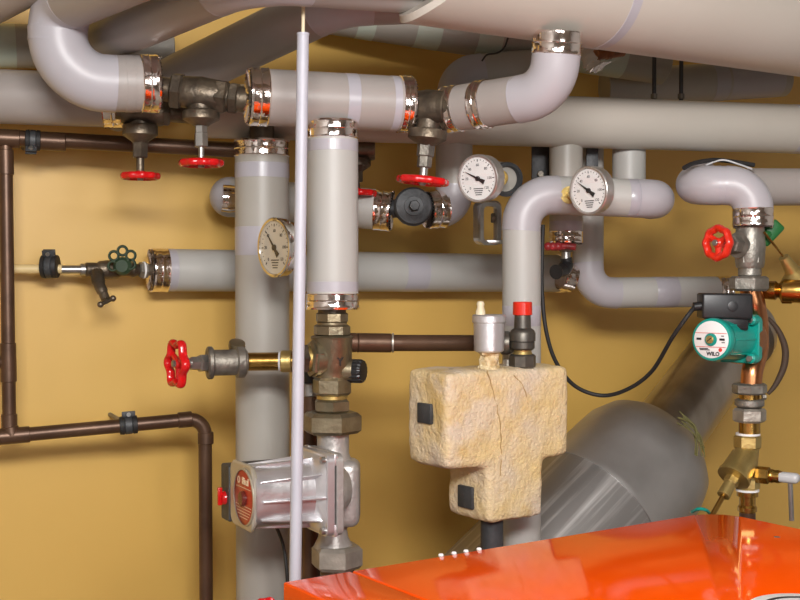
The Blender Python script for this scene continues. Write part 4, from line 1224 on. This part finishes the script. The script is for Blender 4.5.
# ================================================================== flue
o = thing('flue', 'large dull silver flue drum with a narrower pipe rising behind the teal pump', 'flue', P(600, 540, 2.2))
fa, fb = P(490, 622, 2.28), P(650, 455, 2.53)
fd = (fb - fa); FL = fd.length; fd.normalize()
rF = px(77, 2.38)
t_mid = FL * .66
frot = fd.rotation_difference(UP).to_euler()
m_streak = mat('streaked_flue', (.40, .39, .38), .36, .85, col2=(.74, .73, .72), nscale=1., ndetail=3, lo=.52, hi=.76, rot=tuple(frot), stretch=(75, 75, 3), bump=.08, bscale=1, rough2=.6)
MB().lathe(fa, fd, [(0, rF * .985), (t_mid, rF * .985), (t_mid + .001, rF * .90)], 72).build('lower_section', m_streak, o)
MB().lathe(fa + fd * (t_mid - .012), fd, [(0, rF * .97), (.001, rF), (.010, rF * 1.004), (.012, rF), (FL - t_mid - .06, rF), (FL - t_mid - .02, rF * .985), (FL - t_mid + .02, rF * .90), (FL - t_mid + .045, rF * .76), (FL - t_mid + .055, rF * .5)], 72).build('upper_section', M['flue'], o)
fe = wall_pt(742, 330)
fs = fb + fd * .0
MB().cyl(fs, fe + (fe - fs).normalized() * .03, px(37, 2.55), seg=56).build('flue_pipe', M['flue_pipe'], o)
dcol = (fe - fs).normalized()
MB().lathe(fe - dcol * .03, dcol, [(0, px(37, 2.55)), (.0, px(42, 2.55)), (.02, px(42, 2.55)), (.02, px(37, 2.55))], 56).build('wall_collar', M['flue_pipe'], o)
# fibre tuft
rnd = random.Random(2)
mb = MB()
base = P(688, 428, 2.36)
for i in range(11):
    s0 = P(678 + rnd.uniform(-6, 6), 418 + rnd.uniform(-8, 6), 2.34 + rnd.uniform(-.01, .01))
    e0 = P(699 + rnd.uniform(-5, 6), 448 + rnd.uniform(-10, 10), 2.33 + rnd.uniform(-.01, .01))
    m0 = (s0 + e0) / 2 + Vector((rnd.uniform(.002, .016), 0, rnd.uniform(0, .014)))
    mb.tube(smooth_curve([s0, m0, e0], 5), .0013, 6)
w_ = mb.build('fibre_tuft', M['wire_green']); tag(w_, 'loose yellow-green fibres sticking out beside the silver flue drum', 'fibres'); w_['kind'] = 'stuff'
mb = MB()
crv = smooth_curve([P(692, 512, 2.02), P(698, 509, 2.0), P(706, 510, 2.0), P(710, 514, 2.02)], 6)
tag(mb.tube(crv, .0028, 8).build('string', M['teal']), 'bit of teal string on the back edge of the boiler', 'string')

# ================================================================== light
def area(name, loc, target, sx_, sy_, power, col):
    l = bpy.data.lights.new(name, 'AREA')
    l.shape = 'RECTANGLE'; l.size = sx_; l.size_y = sy_
    l.energy = power; l.color = col
    q = bpy.data.objects.new(name, l)
    COL.objects.link(q)
    q.location = loc
    q.rotation_euler = (Vector(target) - Vector(loc)).to_track_quat('-Z', 'Y').to_euler()
    return q
area('ceiling_lamp', (.12, -.30, 2.02), (.05, 2.3, 1.1), .8, .28, 74, (1, .985, .97))
area('lid_fill', (.50, .78, 1.86), (.45, 1.6, 1.05), .30, .22, 5.5, (1, .96, .92))  # added fill light, brightens the boiler lid and big top pipe; no lamp seen
area('soft_fill', (1.2, -1.2, 1.5), (.2, 2.2, 1.2), .9, .7, 14, (.97, .98, 1.0))  # soft fill light added behind the camera at right; no window there
wd = bpy.data.worlds.new('World'); SC.world = wd
wd.use_nodes = True
wd.node_tree.nodes['Background'].inputs[0].default_value = (.9, .92, 1, 1)
wd.node_tree.nodes['Background'].inputs[1].default_value = .2

cam = bpy.data.cameras.new('Camera')
cam.sensor_width = 36; cam.lens = 36 * F / 800
cam.clip_start = .02
co = bpy.data.objects.new('Camera', cam)
COL.objects.link(co)
co.location = CAM
co.rotation_euler = (math.radians(90) + PITCH, 0, 0)
SC.camera = co
SC.view_settings.view_transform = 'Standard'
SC.view_settings.look = 'None'
SC.view_settings.exposure = -.5
SC.view_settings.gamma = 1
